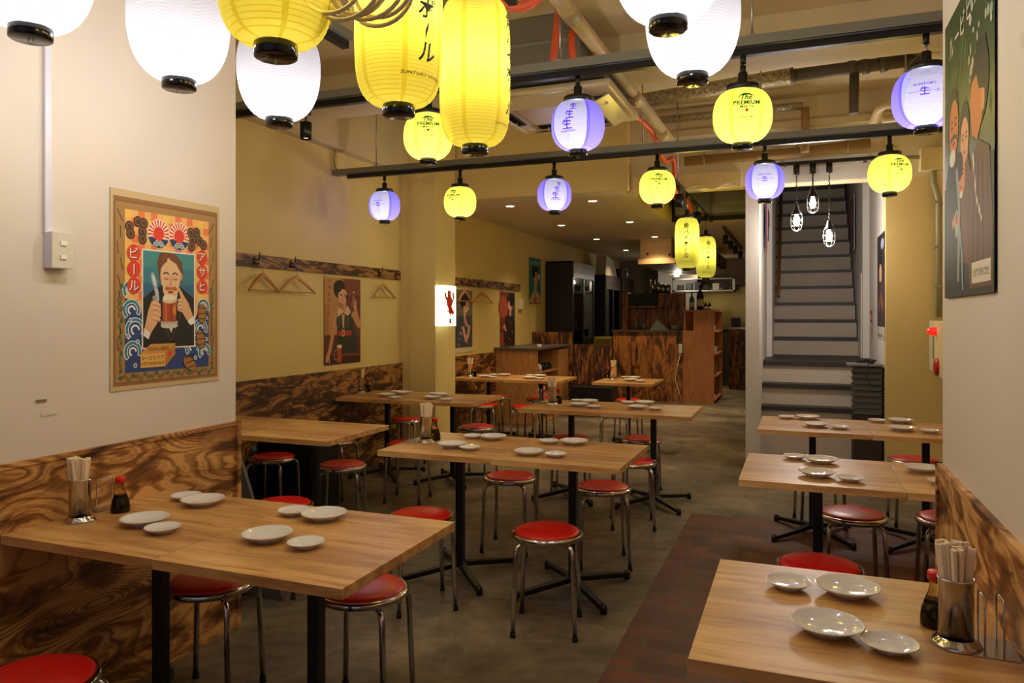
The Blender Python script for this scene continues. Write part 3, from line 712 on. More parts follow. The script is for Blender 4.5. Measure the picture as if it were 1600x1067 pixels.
for k, u, v, y, f, ti, lb in (('prem', 669, 214, 3.75, 0, 0, 'lemon yellow round lantern behind the long yellow lanterns on the near track'),
 ('n3', 903, 197, 3.75, -22, 0, 'purple and white lantern with three stacked characters on the near track'),
 ('prem', 1160, 182, 3.75, 8, 5, 'tilted lemon yellow lantern under the near track right of the white ones'),
 ('n1', 1447, 154, 3.75, -2, 0, 'purple and white lantern overlapped by the right front wall and its poster'),
 ('n1', 601, 322, 5.78, -24, 0, 'leftmost purple and white lantern on the far track, throwing a violet patch on the wall'),
 ('prem', 719, 316, 5.78, -28, 0, 'leftmost lemon yellow lantern on the far track'),
 ('n3', 866, 305, 5.78, 6, 0, 'purple and white lantern with three stacked characters on the far track'),
 ('prem', 1027, 293, 5.78, 6, 0, 'lemon yellow lantern at the middle of the far track, before the kitchen'),
 ('n1', 1195, 284, 5.78, 0, 0, 'purple and white lantern at the left of the stair opening'),
 ('prem', 1390, 272, 5.78, 30, 0, 'lemon yellow lantern at the right of the stair opening')):
    lantern(k, lp(u, v, y), lb, GPR if k == 'prem' else GPU, f, ti)
# spotlight on the near track
def spot(loc, label, top, energy=0, grp=None, ln=.1, r=.035):
    t = thing('track_spotlight', label, 'spotlight', loc, 0, grp); dz = top-loc[2]
    MB().lathe([(.001, ln), (r, ln), (r, 0), (r-.004, 0), (r-.006, .02), (.001, .02)], M_BLACK, 24).build('can', t)
    MB().tube([(0, 0, ln-.01), (0, 0, dz)], .007, M_BLACK, 8).box((-.015, -.03, dz-.03), (.015, .03, dz), M_BLACK).build('arm', t)
    MB().lathe([(.001, 0), (r-.007, 0)], M_LENS, 20, c=(0, 0, .012)).build('lens', t)
    if energy:
        l = bpy.data.lights.new('spot_lamp', 'SPOT'); l.energy = energy*5; l.spot_size = 1.3; l.spot_blend = .6; l.color = (1, .85, .6); l.shadow_soft_size = .03
        o = bpy.data.objects.new('spot_lamp', l); COL.objects.link(o); o.parent = t; o.location = (0, 0, .005)
M_LENS = mat('lit lens', (1, .9, .7), .3, 0, 5)
M_LENSD = mat('unlit lens', '#888888', .1)
q = lp(478, 200, 3.75); q.z = 2.575; spot(q, 'black cylinder spotlight under the near track beside the white lantern', TZ, 3)
for i, (u, y, lb) in enumerate(((1123, 11.3, 'nearest'), (1131, 12.2, 'second'), (1139, 13.1, 'third'), (1149, 14.2, 'farthest'))):
    spot(Vector((-1.02, y, 2.56)), lb+' of the four small black spotlights over the kitchen corridor', TZ, 6 if i in (0, 3) else 4, 'kitchen corridor spotlights', .13, .04)
for y, lb in ((7.35, 'black spotlight before the nearer long lantern on the kitchen track'), (8.7, 'black spotlight between the two long kitchen lanterns')):
    spot(Vector((-1.1, y, 2.56)), lb, TZ, 0, None, .13, .045)
# ================================================================== DOWNLIGHTS in the low ceiling
for i, (u, v, lb) in enumerate(((797, 322, 'recessed downlight nearest the left wall'), (926, 314, 'recessed downlight nearest the camera at the ceiling centre'), (877, 352, 'recessed downlight above the dark fridge, second from left wall'),
 (984, 347, 'recessed downlight to the left of the kitchen lanterns'), (932, 373.5, 'recessed downlight between the fridge and the wooden hood'), (1023, 370, 'recessed downlight right above the wooden hood box'), (978, 391, 'farthest recessed downlight behind the wooden hood'), (1105, 400, 'added recessed downlight brightening the far kitchen worktop'))):  # the far worktop downlight is added to light the back of the kitchen
    q = P(u, v, 2.8); t = thing('ceiling_downlight', lb, 'downlight', q, 0, 'recessed ceiling downlights')
    MB().lathe([(.048, 0), (.058, -.004), (.062, -.003), (.062, .0)], M_WHITEP, 28).build('trim_ring', t)
    MB().lathe([(.001, -.0025), (.048, -.0025)], M_LENS, 24).build('lamp_disc', t)
    l = bpy.data.lights.new('downlight_lamp', 'SPOT'); l.energy = W_DOWN; l.spot_size = 1.9; l.spot_blend = .8; l.color = (1, .72, .42); l.shadow_soft_size = .04
    o = bpy.data.objects.new('downlight_lamp', l); COL.objects.link(o); o.parent = t; o.location = (0, 0, -.012)
# ================================================================== CAGED BULBS before the stairs
t = thing('short_lighting_track', 'short black rail with three plugs over the stair opening', 'lighting track', (.15, 7.52, 2.93))
MB().box((-.42, -.018, 0), (.56, .018, .03), M_BLACK).box((-.3, .018, .008), (-.27, .13, .02), M_BLACK).box((.4, .018, .008), (.43, .13, .02), M_BLACK).build('black_rail', t)
for u, v, lb in ((1244.5, 344, 'left one of the three caged bulbs before the stairs'), (1270, 316, 'highest caged bulb before the stairs, in the middle'), (1295.7, 368, 'lowest caged bulb before the stairs, at the right')):
    q = onY(u, v, 7.52); t = thing('caged_pendant_lamp', lb, 'pendant lamp', q, 0, 'caged bulbs before the stairs'); dz = 2.93-q.z
    MB().lathe([(.02, .14), (.024, .11), (.034, .085), (.05, .06), (.052, .05), (.045, .05)], M_BLACK, 20).build('socket_cap', t)
    m = MB()
    for k in range(6):
        a = k*PI/3; m.tube([(r*math.cos(a), r*math.sin(a), z) for r, z in ((.046, .05), (.05, .02), (.05, -.04), (.044, -.075), (.025, -.095), (0, -.1))], .0028, M_STEEL, 6)
    for z in (.0, -.05): m.tube([(.051*math.cos(a), .051*math.sin(a), z) for a in [2*PI*k/20 for k in range(20)]], .0028, M_STEEL, 6, closed=True)
    m.build('wire_cage', t)
    m = MB(); cp = []
    for k in range(40): zz = .14+(dz-.23)*k/39; cp.append((.006*math.sin(k*1.7), .006*math.cos(k*1.7), zz))
    m.tube(cp, .0045, M_BLACK, 6); m.build('chain', t)
    MB().lathe([(.001, 0), (.028, 0), (.028, .09), (.001, .09)], M_BLACK, 16, c=(0, 0, dz-.09)).build('plug', t)
    MB().lathe([(.001, -.055), (.018, -.05), (.028, -.03), (.03, -.01), (.022, .02), (.014, .045), (.014, .06)], mat('lit bulb glass', (1, 1, 1), .2, 0, 4), 20).build('bulb', t)
    l = bpy.data.lights.new('pendant_lamp', 'POINT'); l.energy = W_BULB; l.shadow_soft_size = .03; l.color = (1, .90, .82)
    o = bpy.data.objects.new('pendant_lamp', l); COL.objects.link(o); o.parent = t; o.location = (0, 0, -.14)
# ================================================================== LIT DEVIL SIGN
t = thing('illuminated_box_sign', 'small lit white box sign with a red devil on the column side', 'sign', (-3.54, 7.16, 1.61))
M_SIGN = mat('lit acrylic', (.93, 1, .66), .4, 0, 1.15)
MB().box((-.05, -.15, -.215), (.048, .15, .215), M_SIGN, bev=.004).build('light_box', t)
MB().box((-.03, -.12, .215), (.03, .12, .222), M_WHITEP).build('top_plate', t)
a = Art((.0495, -.15, -.215), (0, 1, 0), (0, 0, 1), .30, .43, M_SIGN, .001)
R_ = '#d8261a'
a.ell(.45, .79, .14, .09, R_); a.ell(.48, .60, .23, .16, R_); a.poly([(.37, .82), (.30, .92), (.44, .85)], R_); a.poly([(.5, .84), (.60, .92), (.55, .80)], R_)
a.line([(.35, .64), (.20, .70), (.12, .82)], .12, R_); a.line([(.56, .66), (.72, .60), (.80, .72), (.74, .84)], .11, R_); a.line([(.50, .52), (.62, .42), (.72, .33), (.82, .36)], .17, R_); a.line([(.42, .50), (.46, .38), (.60, .30)], .15, R_)
a.line([(.32, .55), (.22, .46), (.28, .36), (.40, .36)], .035, R_); a.line([(.80, .90), (.88, .70), (.86, .55)], .03, R_); a.ell(.42, .80, .018, .012, '#ffffff'); a.ell(.48, .80, .018, .012, '#ffffff')
a.rect(.46, .06, .62, .18, '#c83a28'); a.text('二鬼', .54, .12, .11, '#f4ead2')
a.mb.build('printed_face', t, label='white face with red devil figure and red seal')
t.rotation_euler = (0, 0, 0)
# ================================================================== POSTERS
PAPER = mat('poster paper', '#cbb083', .6)
def face(a, cx, cy, rx, ry, skin, hair, lip='#b8402a', mous=None, tilt=0):
    a.ell(cx, cy, rx, ry, skin); a.ell(cx, cy-ry*.1, rx*.86, ry*.86, skin)
    for s_ in (-1, 1):
        a.ell(cx+s_*rx*.42, cy+ry*.08, rx*.2, ry*.06, '#2c1a12'); a.line([(cx+s_*rx*.18, cy+ry*.24), (cx+s_*rx*.45, cy+ry*.32), (cx+s_*rx*.68, cy+ry*.22)], rx*.09, hair)
    a.line([(cx+rx*.05, cy+ry*.15), (cx-rx*.06, cy-ry*.2), (cx+rx*.08, cy-ry*.25)], rx*.06, '#9c6a44'); a.ell(cx, cy-ry*.52, rx*.26, ry*.08, lip)
# --- large poster on the left wall: moustached man with a mug
def poster_man():
    a = Art((-2.546, 2.165, 1.20), (0, 1, 0), (0, 0, 1), .592, .812, PAPER, .0015)
    a.rect(.022, .022, .978, .965, '#93683a'); a.rect(.035, .035, .965, .945, '#7a5228'); a.rect(.04, .04, .96, .94, '#a8804a')
    for k in range(9): a.line([(.06+.02*(k % 3), .2+.08*k), (.055+.025*(k % 2), .26+.08*k)], .008, '#5e3c1a')
    for k in range(9): a.line([(.93-.02*(k % 3), .2+.08*k), (.94-.02*(k % 2), .26+.08*k)], .008, '#5e3c1a')
    a.rect(.115, .085, .885, .905, '#efb468')
    nx, ny = 14, 20; a.k += 2
    for i in range(nx):
        for j in range(ny):
            if (i+j) % 2 and (j > 8 or True):
                x0 = .115+.77*i/nx; y0 = .085+.82*j/ny
                if (.25 < x0 < .73 and y0 < .70): continue
                a.k -= 1; a.rect(x0, y0, x0+.77/nx, y0+.82/ny, '#ea7a4a' if (i*7+j*3) % 3 else '#f0c458')
    a.k += 2
    # sea at the bottom
    a.poly([(.115, .085), (.885, .085), (.885, .40), (.80, .42), (.70, .30), (.5, .26), (.3, .30), (.22, .44), (.115, .46)], '#27407a')
    for cx, cy, r in ((.17, .40, .06), (.2, .30, .07), (.18, .19, .06), (.83, .42, .05), (.8, .30, .06), (.72, .20, .06), (.84, .17, .05), (.16, .50, .05)):
        a.line(arc(cx, cy, r, -30, 230, 14, r*.75), .032, '#e6e8da'); a.line(arc(cx, cy, r, -25, 225, 14, r*.75), .020, '#2f7d9c'); a.line(arc(cx, cy, r*.45, 0, 250, 10, r*.32), .014, '#dfe6df')
    for cx, cy in ((.14, .27), (.2, .12), (.16, .35), (.75, .14), (.86, .24), (.68, .13), (.22, .24), (.86, .36)): a.ell(cx, cy, .016, .012, '#cdd8d4'); a.ell(cx, cy, .008, .006, '#3d5f92')
    # picture of the man
    a.rect(.255, .20, .745, .715, '#ece4d4')
    bands = ['#1c2f5a', '#1f3c6c', '#23507a', '#2b6583', '#357a88', '#3f8a8a']
    for k, c in enumerate(bands): a.rect(.265, .207+k*.0835, .735, .207+(k+1)*.0835+.0, c)
    a.fan([(.265, .207), (.735, .207), (.735, .47), (.66, .50), (.60, .53), (.42, .53), (.34, .50), (.265, .46)], '#15120f')
    a.poly([(.44, .53), (.58, .53), (.545, .33), (.515, .28), (.48, .33)], '#e0d0b8')
    a.line([(.40, .5), (.43, .36), (.51, .24)], .008, '#4a3d33'); a.line([(.62, .5), (.60, .38), (.52, .24)], .008, '#4a3d33')
    a.fan([(.40, .60), (.385, .65), (.41, .70), (.45, .705), (.5, .708), (.56, .70), (.615, .66), (.63, .60), (.62, .55), (.41, .55)], '#6a3a1c')
    a.ell(.51, .585, .095, .095, '#dcae80'); a.fan([(.425, .60), (.44, .50), (.48, .455), (.54, .455), (.58, .50), (.598, .60), (.58, .665), (.51, .685), (.44, .665)], '#e2b88c')
    a.poly([(.42, .62), (.43, .69), (.48, .705), (.478, .66), (.45, .645)], '#7a4522'); a.poly([(.49, .70), (.56, .70), (.605, .64), (.60, .61), (.56, .65), (.50, .672)], '#7a4522')
    for sx in (-1, 1):
        cx = .51+sx*.042; a.line(arc(cx, .585, .026, 20, 160, 6, .016), .010, '#3d2314'); a.line(arc(cx, .572, .022, 200, 340, 6, .008), .006, '#4a2c1a'); a.ell(cx, .571, .02, .006, '#c49468')
    a.poly([(.505, .585), (.492, .535), (.51, .528), (.528, .535), (.515, .585)], '#cf9a6c'); a.ell(.61, .585, .012, .022, '#d09a6e')
    a.poly([(.455, .515), (.47, .53), (.51, .522), (.55, .53), (.575, .512), (.555, .505), (.51, .512), (.475, .504)], '#b5621f'); a.ell(.51, .498, .026, .008, '#a8402a')
    # mug, hands
    a.rect(.42, .315, .575, .345, '#b9ab98'); a.rect(.435, .34, .56, .455, '#a5461c'); a.rect(.455, .34, .475, .455, '#c7682c'); a.rect(.51, .34, .53, .455, '#8c3212'); a.ell(.4975, .455, .065, .018, '#d8bf8c'); a.ell(.4975, .468, .058, .016, '#eadfc0'); a.ell(.4975, .317, .078, .012, '#cfc4b4')
    a.ell(.545, .40, .018, .03, '#d6762c')
    a.line([(.35, .57), (.37, .53), (.385, .49), (.39, .45)], .03, '#b8bfc2'); a.ell(.36, .555, .022, .045, '#9aa6ac', rot=.3); a.ell(.36, .555, .010, .033, '#d4dadc', rot=.3); a.ell(.365, .465, .02, .013, '#8e9aa0')
    a.fan([(.275, .30), (.31, .40), (.34, .45), (.39, .455), (.415, .43), (.42, .40), (.42, .37), (.40, .35), (.385, .33), (.33, .28)], '#dba678')
    for k in range(4): a.line([(.35, .44-.026*k), (.39, .437-.026*k), (.415, .425-.026*k)], .018, '#e3b489'); a.line([(.35, .428-.026*k), (.39, .426-.026*k), (.412, .415-.026*k)], .004, '#96603a')
    a.poly([(.268, .27), (.275, .31), (.33, .28), (.31, .25)], '#e9e2d4')
    a.fan([(.72, .33), (.66, .35), (.62, .39), (.575, .40), (.57, .425), (.585, .45), (.61, .46), (.575, .52), (.588, .528), (.64, .475), (.68, .44), (.725, .37)], '#dba678')
    for k in range(3): a.line([(.575, .41+.022*k), (.60, .418+.022*k), (.62, .412+.02*k)], .016, '#e3b489'); a.line([(.575, .402+.022*k), (.60, .409+.022*k), (.62, .403+.02*k)], .004, '#96603a')
    a.poly([(.735, .33), (.70, .32), (.67, .34), (.69, .355), (.735, .37)], '#e9e2d4')
    # sunburst roundels, coins
    for cx, cy in ((.40, .80), (.59, .80)):
        a.ell(cx, cy, .098, .077, '#efe3cd', 32)
        for k in range(20):
            t0 = 2*PI*k/20; t1 = t0+PI/20
            if math.sin(t0) < -.35: continue
            a.poly([(cx+.045*math.cos(t0), cy+.035*math.sin(t0)), (cx+.095*math.cos(t0), cy+.074*math.sin(t0)), (cx+.095*math.cos(t1), cy+.074*math.sin(t1)), (cx+.045*math.cos(t1), cy+.035*math.sin(t1))], '#e2452a')
        a.fan([(cx+.096*math.cos(math.radians(q)), cy+.075*math.sin(math.radians(q))) for q in range(195, 350, 12)], '#24365f')
        for r in (.05, .036, .022): a.line(arc(cx, cy-.072, r, 15, 165, 8, r*.75), .007, '#dfe3dc')
        a.ell(cx, cy, .047, .036, '#e23a22')
    for cx, cy in ((.15, .82), (.16, .785), (.22, .85), (.27, .845), (.26, .80), (.26, .765), (.70, .83), (.76, .835), (.72, .79), (.79, .79), (.83, .77), (.71, .755)):
        a.ell(cx, cy, .036, .028, '#3d2615'); a.ell(cx, cy, .027, .021, '#7a5530'); a.ell(cx, cy, .015, .012, '#4a2f18')
    for i, c in enumerate('ビール'):
        cy = .69-.083*i; a.ell(.187, cy, .056, .043, '#dd3d24'); ro = PI/2 if c == 'ー' else 0; a.text(c, .193, cy-.005, .088, '#5a1d14', 1, ro); a.text(c, .187, cy, .088, '#f2e8d6', 1, ro)
    for i, c in enumerate('アサヒ'):
        cy = .70-.082*i; a.ell(.815, cy, .052, .041, '#dd3d24'); a.text(c, .82, cy-.005, .080, '#5a1d14'); a.text(c, .815, cy, .080, '#f2e8d6')
    for cx, cy, r in ((.815, .385, 0), (.80, .24, .25), (.69, .11, .9)):
        a.ell(cx, cy, .048, .055, '#5a2d14', rot=r); a.ell(cx, cy, .040, .052, '#a5713a', rot=r)
        for d in (-.03, 0, .03): a.line([(cx-.045, cy+d), (cx+.045, cy+d+r*.02)], .007, '#2e1a0c')
    a.fan([(.24, .11), (.24, .18), (.33, .225), (.55, .225), (.55, .17), (.46, .105)], '#cf9440'); a.poly([(.24, .105), (.455, .105), (.455, .175), (.24, .175)], '#e0ab52'); a.poly([(.455, .105), (.55, .165), (.55, .222), (.455, .175)], '#b97d30')
    a.text('ASAHI-BEER', .40, .20, .040, '#3a2412', .9); a.text('ルービヒサア', .345, .155, .034, '#3a2412'); a.text('大阪麥酒株式會社', .345, .125, .026, '#3a2412'); a.ell(.50, .17, .02, .018, '#d9482a')
    for k in range(26): a.ell(.08+.84*k/25, .065+.01*math.sin(k*2.3), .014, .010, ['#3f6a4c', '#8a5a3c', '#6e7a48'][k % 3])
    for k in range(16):
        a.ell(.082+.008*math.sin(k*3), .10+.028*k, .011, .012, ['#3f6a4c', '#9a6a42', '#5a7a58'][k % 3]); a.ell(.918+.008*math.sin(k*2), .10+.028*k, .011, .012, ['#3f6a4c', '#9a6a42', '#5a7a58'][k % 3])
    a.mb.build('wall_poster', None, label='large colourful poster of a moustached man with a beer mug on the front left wall', category='poster')
poster_man()
def simple_poster(o, ud, w, h, label, bg, fn):
    a = Art(o, ud, (0, 0, 1), w, h, mat('print '+bg, bg, .45), .0015); fn(a); a.mb.build('wall_poster', None, label=label, category='poster')
def pf1(a):
    a.rect(0, 0, 1, .34, '#5c2413'); a.rect(.5, .5, 1, 1, '#7c3a24'); a.rect(.65, .3, 1, .8, '#66281a'); a.rect(0, .34, .4, 1, '#b8854e'); a.rect(0, .34, .12, .7, '#a8743e'); a.rect(0, 0, 1, .10, '#3f160d'); a.rect(.45, .09, 1, .11, '#8a4a2c')
    for k in range(5): a.line([(.62+.08*k, .35), (.64+.08*k, .97)], .012, '#5a2416')
    a.fan([(.33, .60), (.30, .52), (.34, .42), (.33, .34), (.38, .12), (.85, .12), (.92, .30), (.78, .42), (.80, .54), (.74, .62), (.55, .60)], '#2c2a1c')
    a.poly([(.46, .58), (.54, .58), (.53, .42), (.49, .42)], '#c89a6c'); a.poly([(.36, .58), (.42, .56), (.42, .45), (.36, .42)], '#4b4a30'); a.poly([(.60, .56), (.68, .54), (.66, .43), (.60, .44)], '#4b4a30')
    for k in range(6): a.line([(.4+.08*k, .14), (.42+.065*k, .36)], .01, '#171a12')
    a.fan([(.33, .60), (.40, .66), (.50, .62), (.62, .68), (.70, .63), (.72, .60), (.62, .56), (.5, .60), (.36, .55)], '#d8b48c')
    a.line([(.30, .58), (.24, .40), (.14, .16), (.06, .06)], .085, '#c48c5e'); a.line([(.10, .14), (.05, .03)], .05, '#c48c5e'); a.line([(.12, .13), (.13, .02)], .03, '#c48c5e')
    a.line([(.76, .60), (.88, .50), (.98, .43)], .10, '#c48c5e'); a.line([(.98, .44), (.90, .56), (.84, .66)], .08, '#c48c5e'); a.ell(.83, .70, .05, .06, '#cd9868'); a.poly([(.72, .67), (.77, .80), (.84, .80), (.82, .68)], '#9c5a40'); a.ell(.80, .84, .02, .012, '#e4b48c')
    a.rect(.50, .60, .58, .74, '#c89468'); a.ell(.40, .87, .16, .105, '#120c0a', rot=.2); face(a, .49, .79, .125, .085, '#d9a678', '#20120c'); a.ell(.36, .90, .13, .07, '#120c0a', rot=.3); a.ell(.60, .78, .03, .03, '#120c0a')
    a.rect(.36, .33, .74, .385, '#b02a1a'); a.rect(.47, .32, .54, .40, '#e0b050'); a.rect(.485, .333, .525, .387, '#b02a1a')
    a.rect(.34, .02, .46, .20, '#a8401c'); a.rect(.37, .02, .40, .20, '#c8602c'); a.ell(.40, .205, .07, .022, '#e8d2a8'); a.line([(.34, .17), (.26, .15), (.26, .06), (.34, .05)], .02, '#b08070')
    for i, c in enumerate('アサヒビール'): a.text(c, .13, .955-.072*i, .085, '#1c120c', 1, PI/2 if c == 'ー' else 0)
simple_poster((-3.992, 5.62, 1.055), (0, 1, 0), .588, .80, 'tall poster of a smiling woman in a black dress with red belt, alcove wall', '#a86a3c', pf1)
def pf2(a):
    a.rect(0, .55, 1, 1, '#6a655c'); a.rect(0, 0, .35, .5, '#4c4a4a')
    a.fan([(.15, .45), (.05, .30), (.12, .02), (.9, .02), (.95, .30), (.8, .48), (.62, .58), (.45, .55), (.3, .55)], '#3a3f52')
    for k in range(16): a.ell(.2+.6*((k*37) % 17)/17, .05+.4*((k*23) % 19)/19, .045, .022, ['#8d8a8a', '#9a5a4a', '#59618a', '#c0b09a'][k % 4])
    a.line([(.82, .38), (.75, .22), (.62, .12)], .13, '#caa27c'); a.line([(.45, .36), (.55, .20), (.66, .10)], .12, '#caa27c'); a.ell(.60, .46, .08, .045, '#c8382c'); a.line([(.5, .56), (.6, .44), (.72, .36)], .06, '#c9b49a')
    a.rect(.48, .52, .62, .66, '#cda27c'); a.ell(.52, .80, .26, .13, '#0e0b0b'); a.ell(.56, .93, .15, .06, '#0e0b0b'); face(a, .63, .71, .17, .10, '#dcb490', '#140d0b'); a.ell(.46, .79, .17, .08, '#0e0b0b')
simple_poster((-3.992, 8.33, 1.105), (0, 1, 0), .53, .73, 'poster of a dark haired woman in a grey kimono, right behind the lit devil sign', '#504c4e', pf2)
MB().box((-3.998, 8.31, 1.04), (-3.993, 8.88, 1.10), mat('caption paper', '#c9bd9d', .6)).build('paper_strip', None, label='pale caption strip below the poster of the woman in grey kimono', category='paper strip')
def pf3(a):
    a.rect(0, 0, .5, 1, '#7c2c1e'); a.rect(.5, .4, 1, 1, '#4a4656'); a.ell(.2, .72, .30, .2, '#b04a30'); a.rect(0, 0, .35, .25, '#9a4228'); a.rect(.75, .1, 1, .4, '#5c2230')
    a.fan([(.3, .50), (.2, .3), (.25, .0), (.95, .0), (.95, .35), (.88, .52), (.7, .60), (.45, .58)], '#2a1618'); 
    for k in range(12): a.ell(.3+.6*((k*31) % 13)/13, .04+.48*((k*17) % 11)/11, .05, .022, ['#6a2a20', '#8a5a30', '#3c3a50'][k % 3])
    a.line([(.9, .45), (.7, .34), (.4, .30)], .13, '#3a1c1e'); a.line([(.32, .34), (.25, .40)], .09, '#c89468'); a.line([(.2, .36), (.4, .28)], .07, '#c89468')
    a.rect(.60, .55, .74, .68, '#c89468'); a.ell(.70, .86, .25, .12, '#120c0c'); face(a, .66, .75, .16, .09, '#d9a880', '#140d0b'); a.ell(.76, .82, .14, .09, '#120c0c')
    a.ell(.25, .36, .06, .03, '#d8a070')
simple_poster((-3.992, 9.83, 1.065), (0, 1, 0), .585, .79, 'poster of a woman in a dark kimono on red ground, above the plywood cabinet', '#7a3020', pf3)
def pf4(a):
    a.rect(0, 0, 1, .08, '#4a2c1c'); a.fan([(.02, .05), (.25, .22), (.45, .28), (.72, .26), (.98, .16), (.98, .02), (.02, .02)], '#c9a88a'); a.poly([(.3, .03), (.5, .28), (.7, .03)], '#b87850'); a.ell(.5, .10, .16, .08, '#b0643c')
    a.rect(.42, .26, .62, .42, '#c48a5c'); a.ell(.48, .66, .24, .19, '#1a0e0a'); face(a, .55, .55, .19, .17, '#cf9868', '#1a0e0a'); a.ell(.36, .70, .16, .13, '#1a0e0a', rot=.4); a.ell(.62, .76, .15, .06, '#1a0e0a')
    a.ell(.84, .60, .09, .06, '#e0d8c8'); a.text('ルービヒサア', .50, .89, .155, '#e8d9b8')
simple_poster((-3.992, 11.05, 1.70), (0, 1, 0), .55, .735, 'teal poster of a close up face with lettering, left of the dark fridge', '#177a8c', pf4)
def pf5(a):
    a.rect(0, 0, 1, .12, '#b9b2a4'); a.rect(.05, .02, .7, .05, '#7a756c'); a.ell(.5, .70, .3, .16, '#141010'); a.ell(.45, .62, .18, .10, '#c8946c'); a.fan([(.1, .5), (.3, .55), (.7, .55), (.9, .45), (.9, .14), (.1, .14)], '#3c2c2c'); a.line([(.2, .3), (.5, .4), (.8, .3)], .15, '#7a4a38'); a.ell(.7, .9, .2, .05, '#8c93b0')
q0 = onX(1383, 532, .735); q1 = onX(1383, 359, .735)
simple_poster((.736, 8.42, q0.z), (0, -1, 0), .70, q1.z-q0.z, 'narrow dark poster seen edge on at the jamb right of the stairs', '#2e2828', pf5)
# --- green poster on the right front wall, men and women
def poster_right():
    a = Art((.4535, 2.845, 1.56), (0, -1, 0), (0, 0, 1), .68, .90, mat('print green', '#2c4426', .4), .0015)
    for k in range(60):
        x = .04+.92*random.random(); y = .45+.5*random.random(); a.line([(x, y), (x+.02, y+.05)], .022, ['#3d5c2c', '#26401f', '#4d6a34', '#1f3520'][k % 4])
    for k in range(26):
        x = .55+.42*random.random(); y = .66+.32*random.random(); a.ell(x, y, .012+.014*random.random(), .008+.012*random.random(), ['#b9a88a', '#8fa080', '#c4b8a0'][k % 3])
    for i, c in enumerate('アサヒビール'): a.text('｜' if c == 'ー' and False else c, .80-.125*i, .945-.012*i, .115, '#e3d9bd')
    a.rect(.0, .0, 1, .40, '#1c1d17')
    # man at left
    a.fan([(.05, .30), (.04, .42), (.12, .50), (.30, .50), (.36, .40), (.34, .1), (.05, .05)], '#23221c'); a.ell(.22, .62, .12, .115, '#221510'); face(a, .23, .59, .105, .10, '#c9703c', '#1c100a', '#7a2818'); a.line([(.16, .555), (.23, .562), (.30, .552)], .02, '#1c100a'); a.ell(.20, .49, .07, .03, '#d8d4c4')
    # woman in the middle
    a.ell(.47, .55, .10, .09, '#1c1614'); a.fan([(.33, .36), (.38, .46), (.55, .46), (.62, .34), (.55, .10), (.35, .12)], '#6a4228'); face(a, .47, .51, .085, .075, '#d89a6c', '#1c1210'); face(a, .40, .40, .085, .07, '#d88a58', '#1c1210'); a.ell(.36, .44, .08, .05, '#1a1412'); a.ell(.40, .34, .03, .012, '#e8dcc8')
    # man at right, profile
    a.fan([(.58, .02), (.52, .25), (.60, .42), (.74, .47), (.93, .42), (.98, .2), (.98, .02)], '#5e3a20'); a.ell(.77, .64, .15, .13, '#17120e'); a.fan([(.62, .66), (.58, .60), (.61, .55), (.63, .50), (.72, .47), (.80, .52), (.82, .60), (.74, .68)], '#c9743c'); a.ell(.82, .58, .03, .04, '#d68a50'); a.fan([(.68, .70), (.75, .62), (.86, .60), (.92, .66), (.86, .76), (.74, .76)], '#17120e'); a.line([(.64, .44), (.70, .30), (.80, .22)], .02, '#e0d6c0')
    for k in range(7): a.line([(.58+.05*k, .05), (.60+.045*k, .22), (.64+.035*k, .40)], .014, '#3e2412' if k % 2 else '#7a5230')
    a.line([(.30, .44), (.36, .30), (.34, .05)], .05, '#8d9894'); a.line([(.20, .25), (.30, .28), (.36, .24)], .05, '#c98858'); a.ell(.30, .25, .04, .05, '#a8b2a4'); a.ell(.30, .27, .02, .02, '#b8281c'); a.line([(.36, .24), (.42, .14), (.44, .02)], .03, '#7fa8ac')
    a.rect(.62, .035, .95, .10, '#dcd2ba'); a.text('大阪麥酒株式會社', .785, .067, .037, '#1c1814')
    a.mb.build('wall_poster', None, label='green and brown poster of men and women on the front right wall', category='poster')
poster_right()
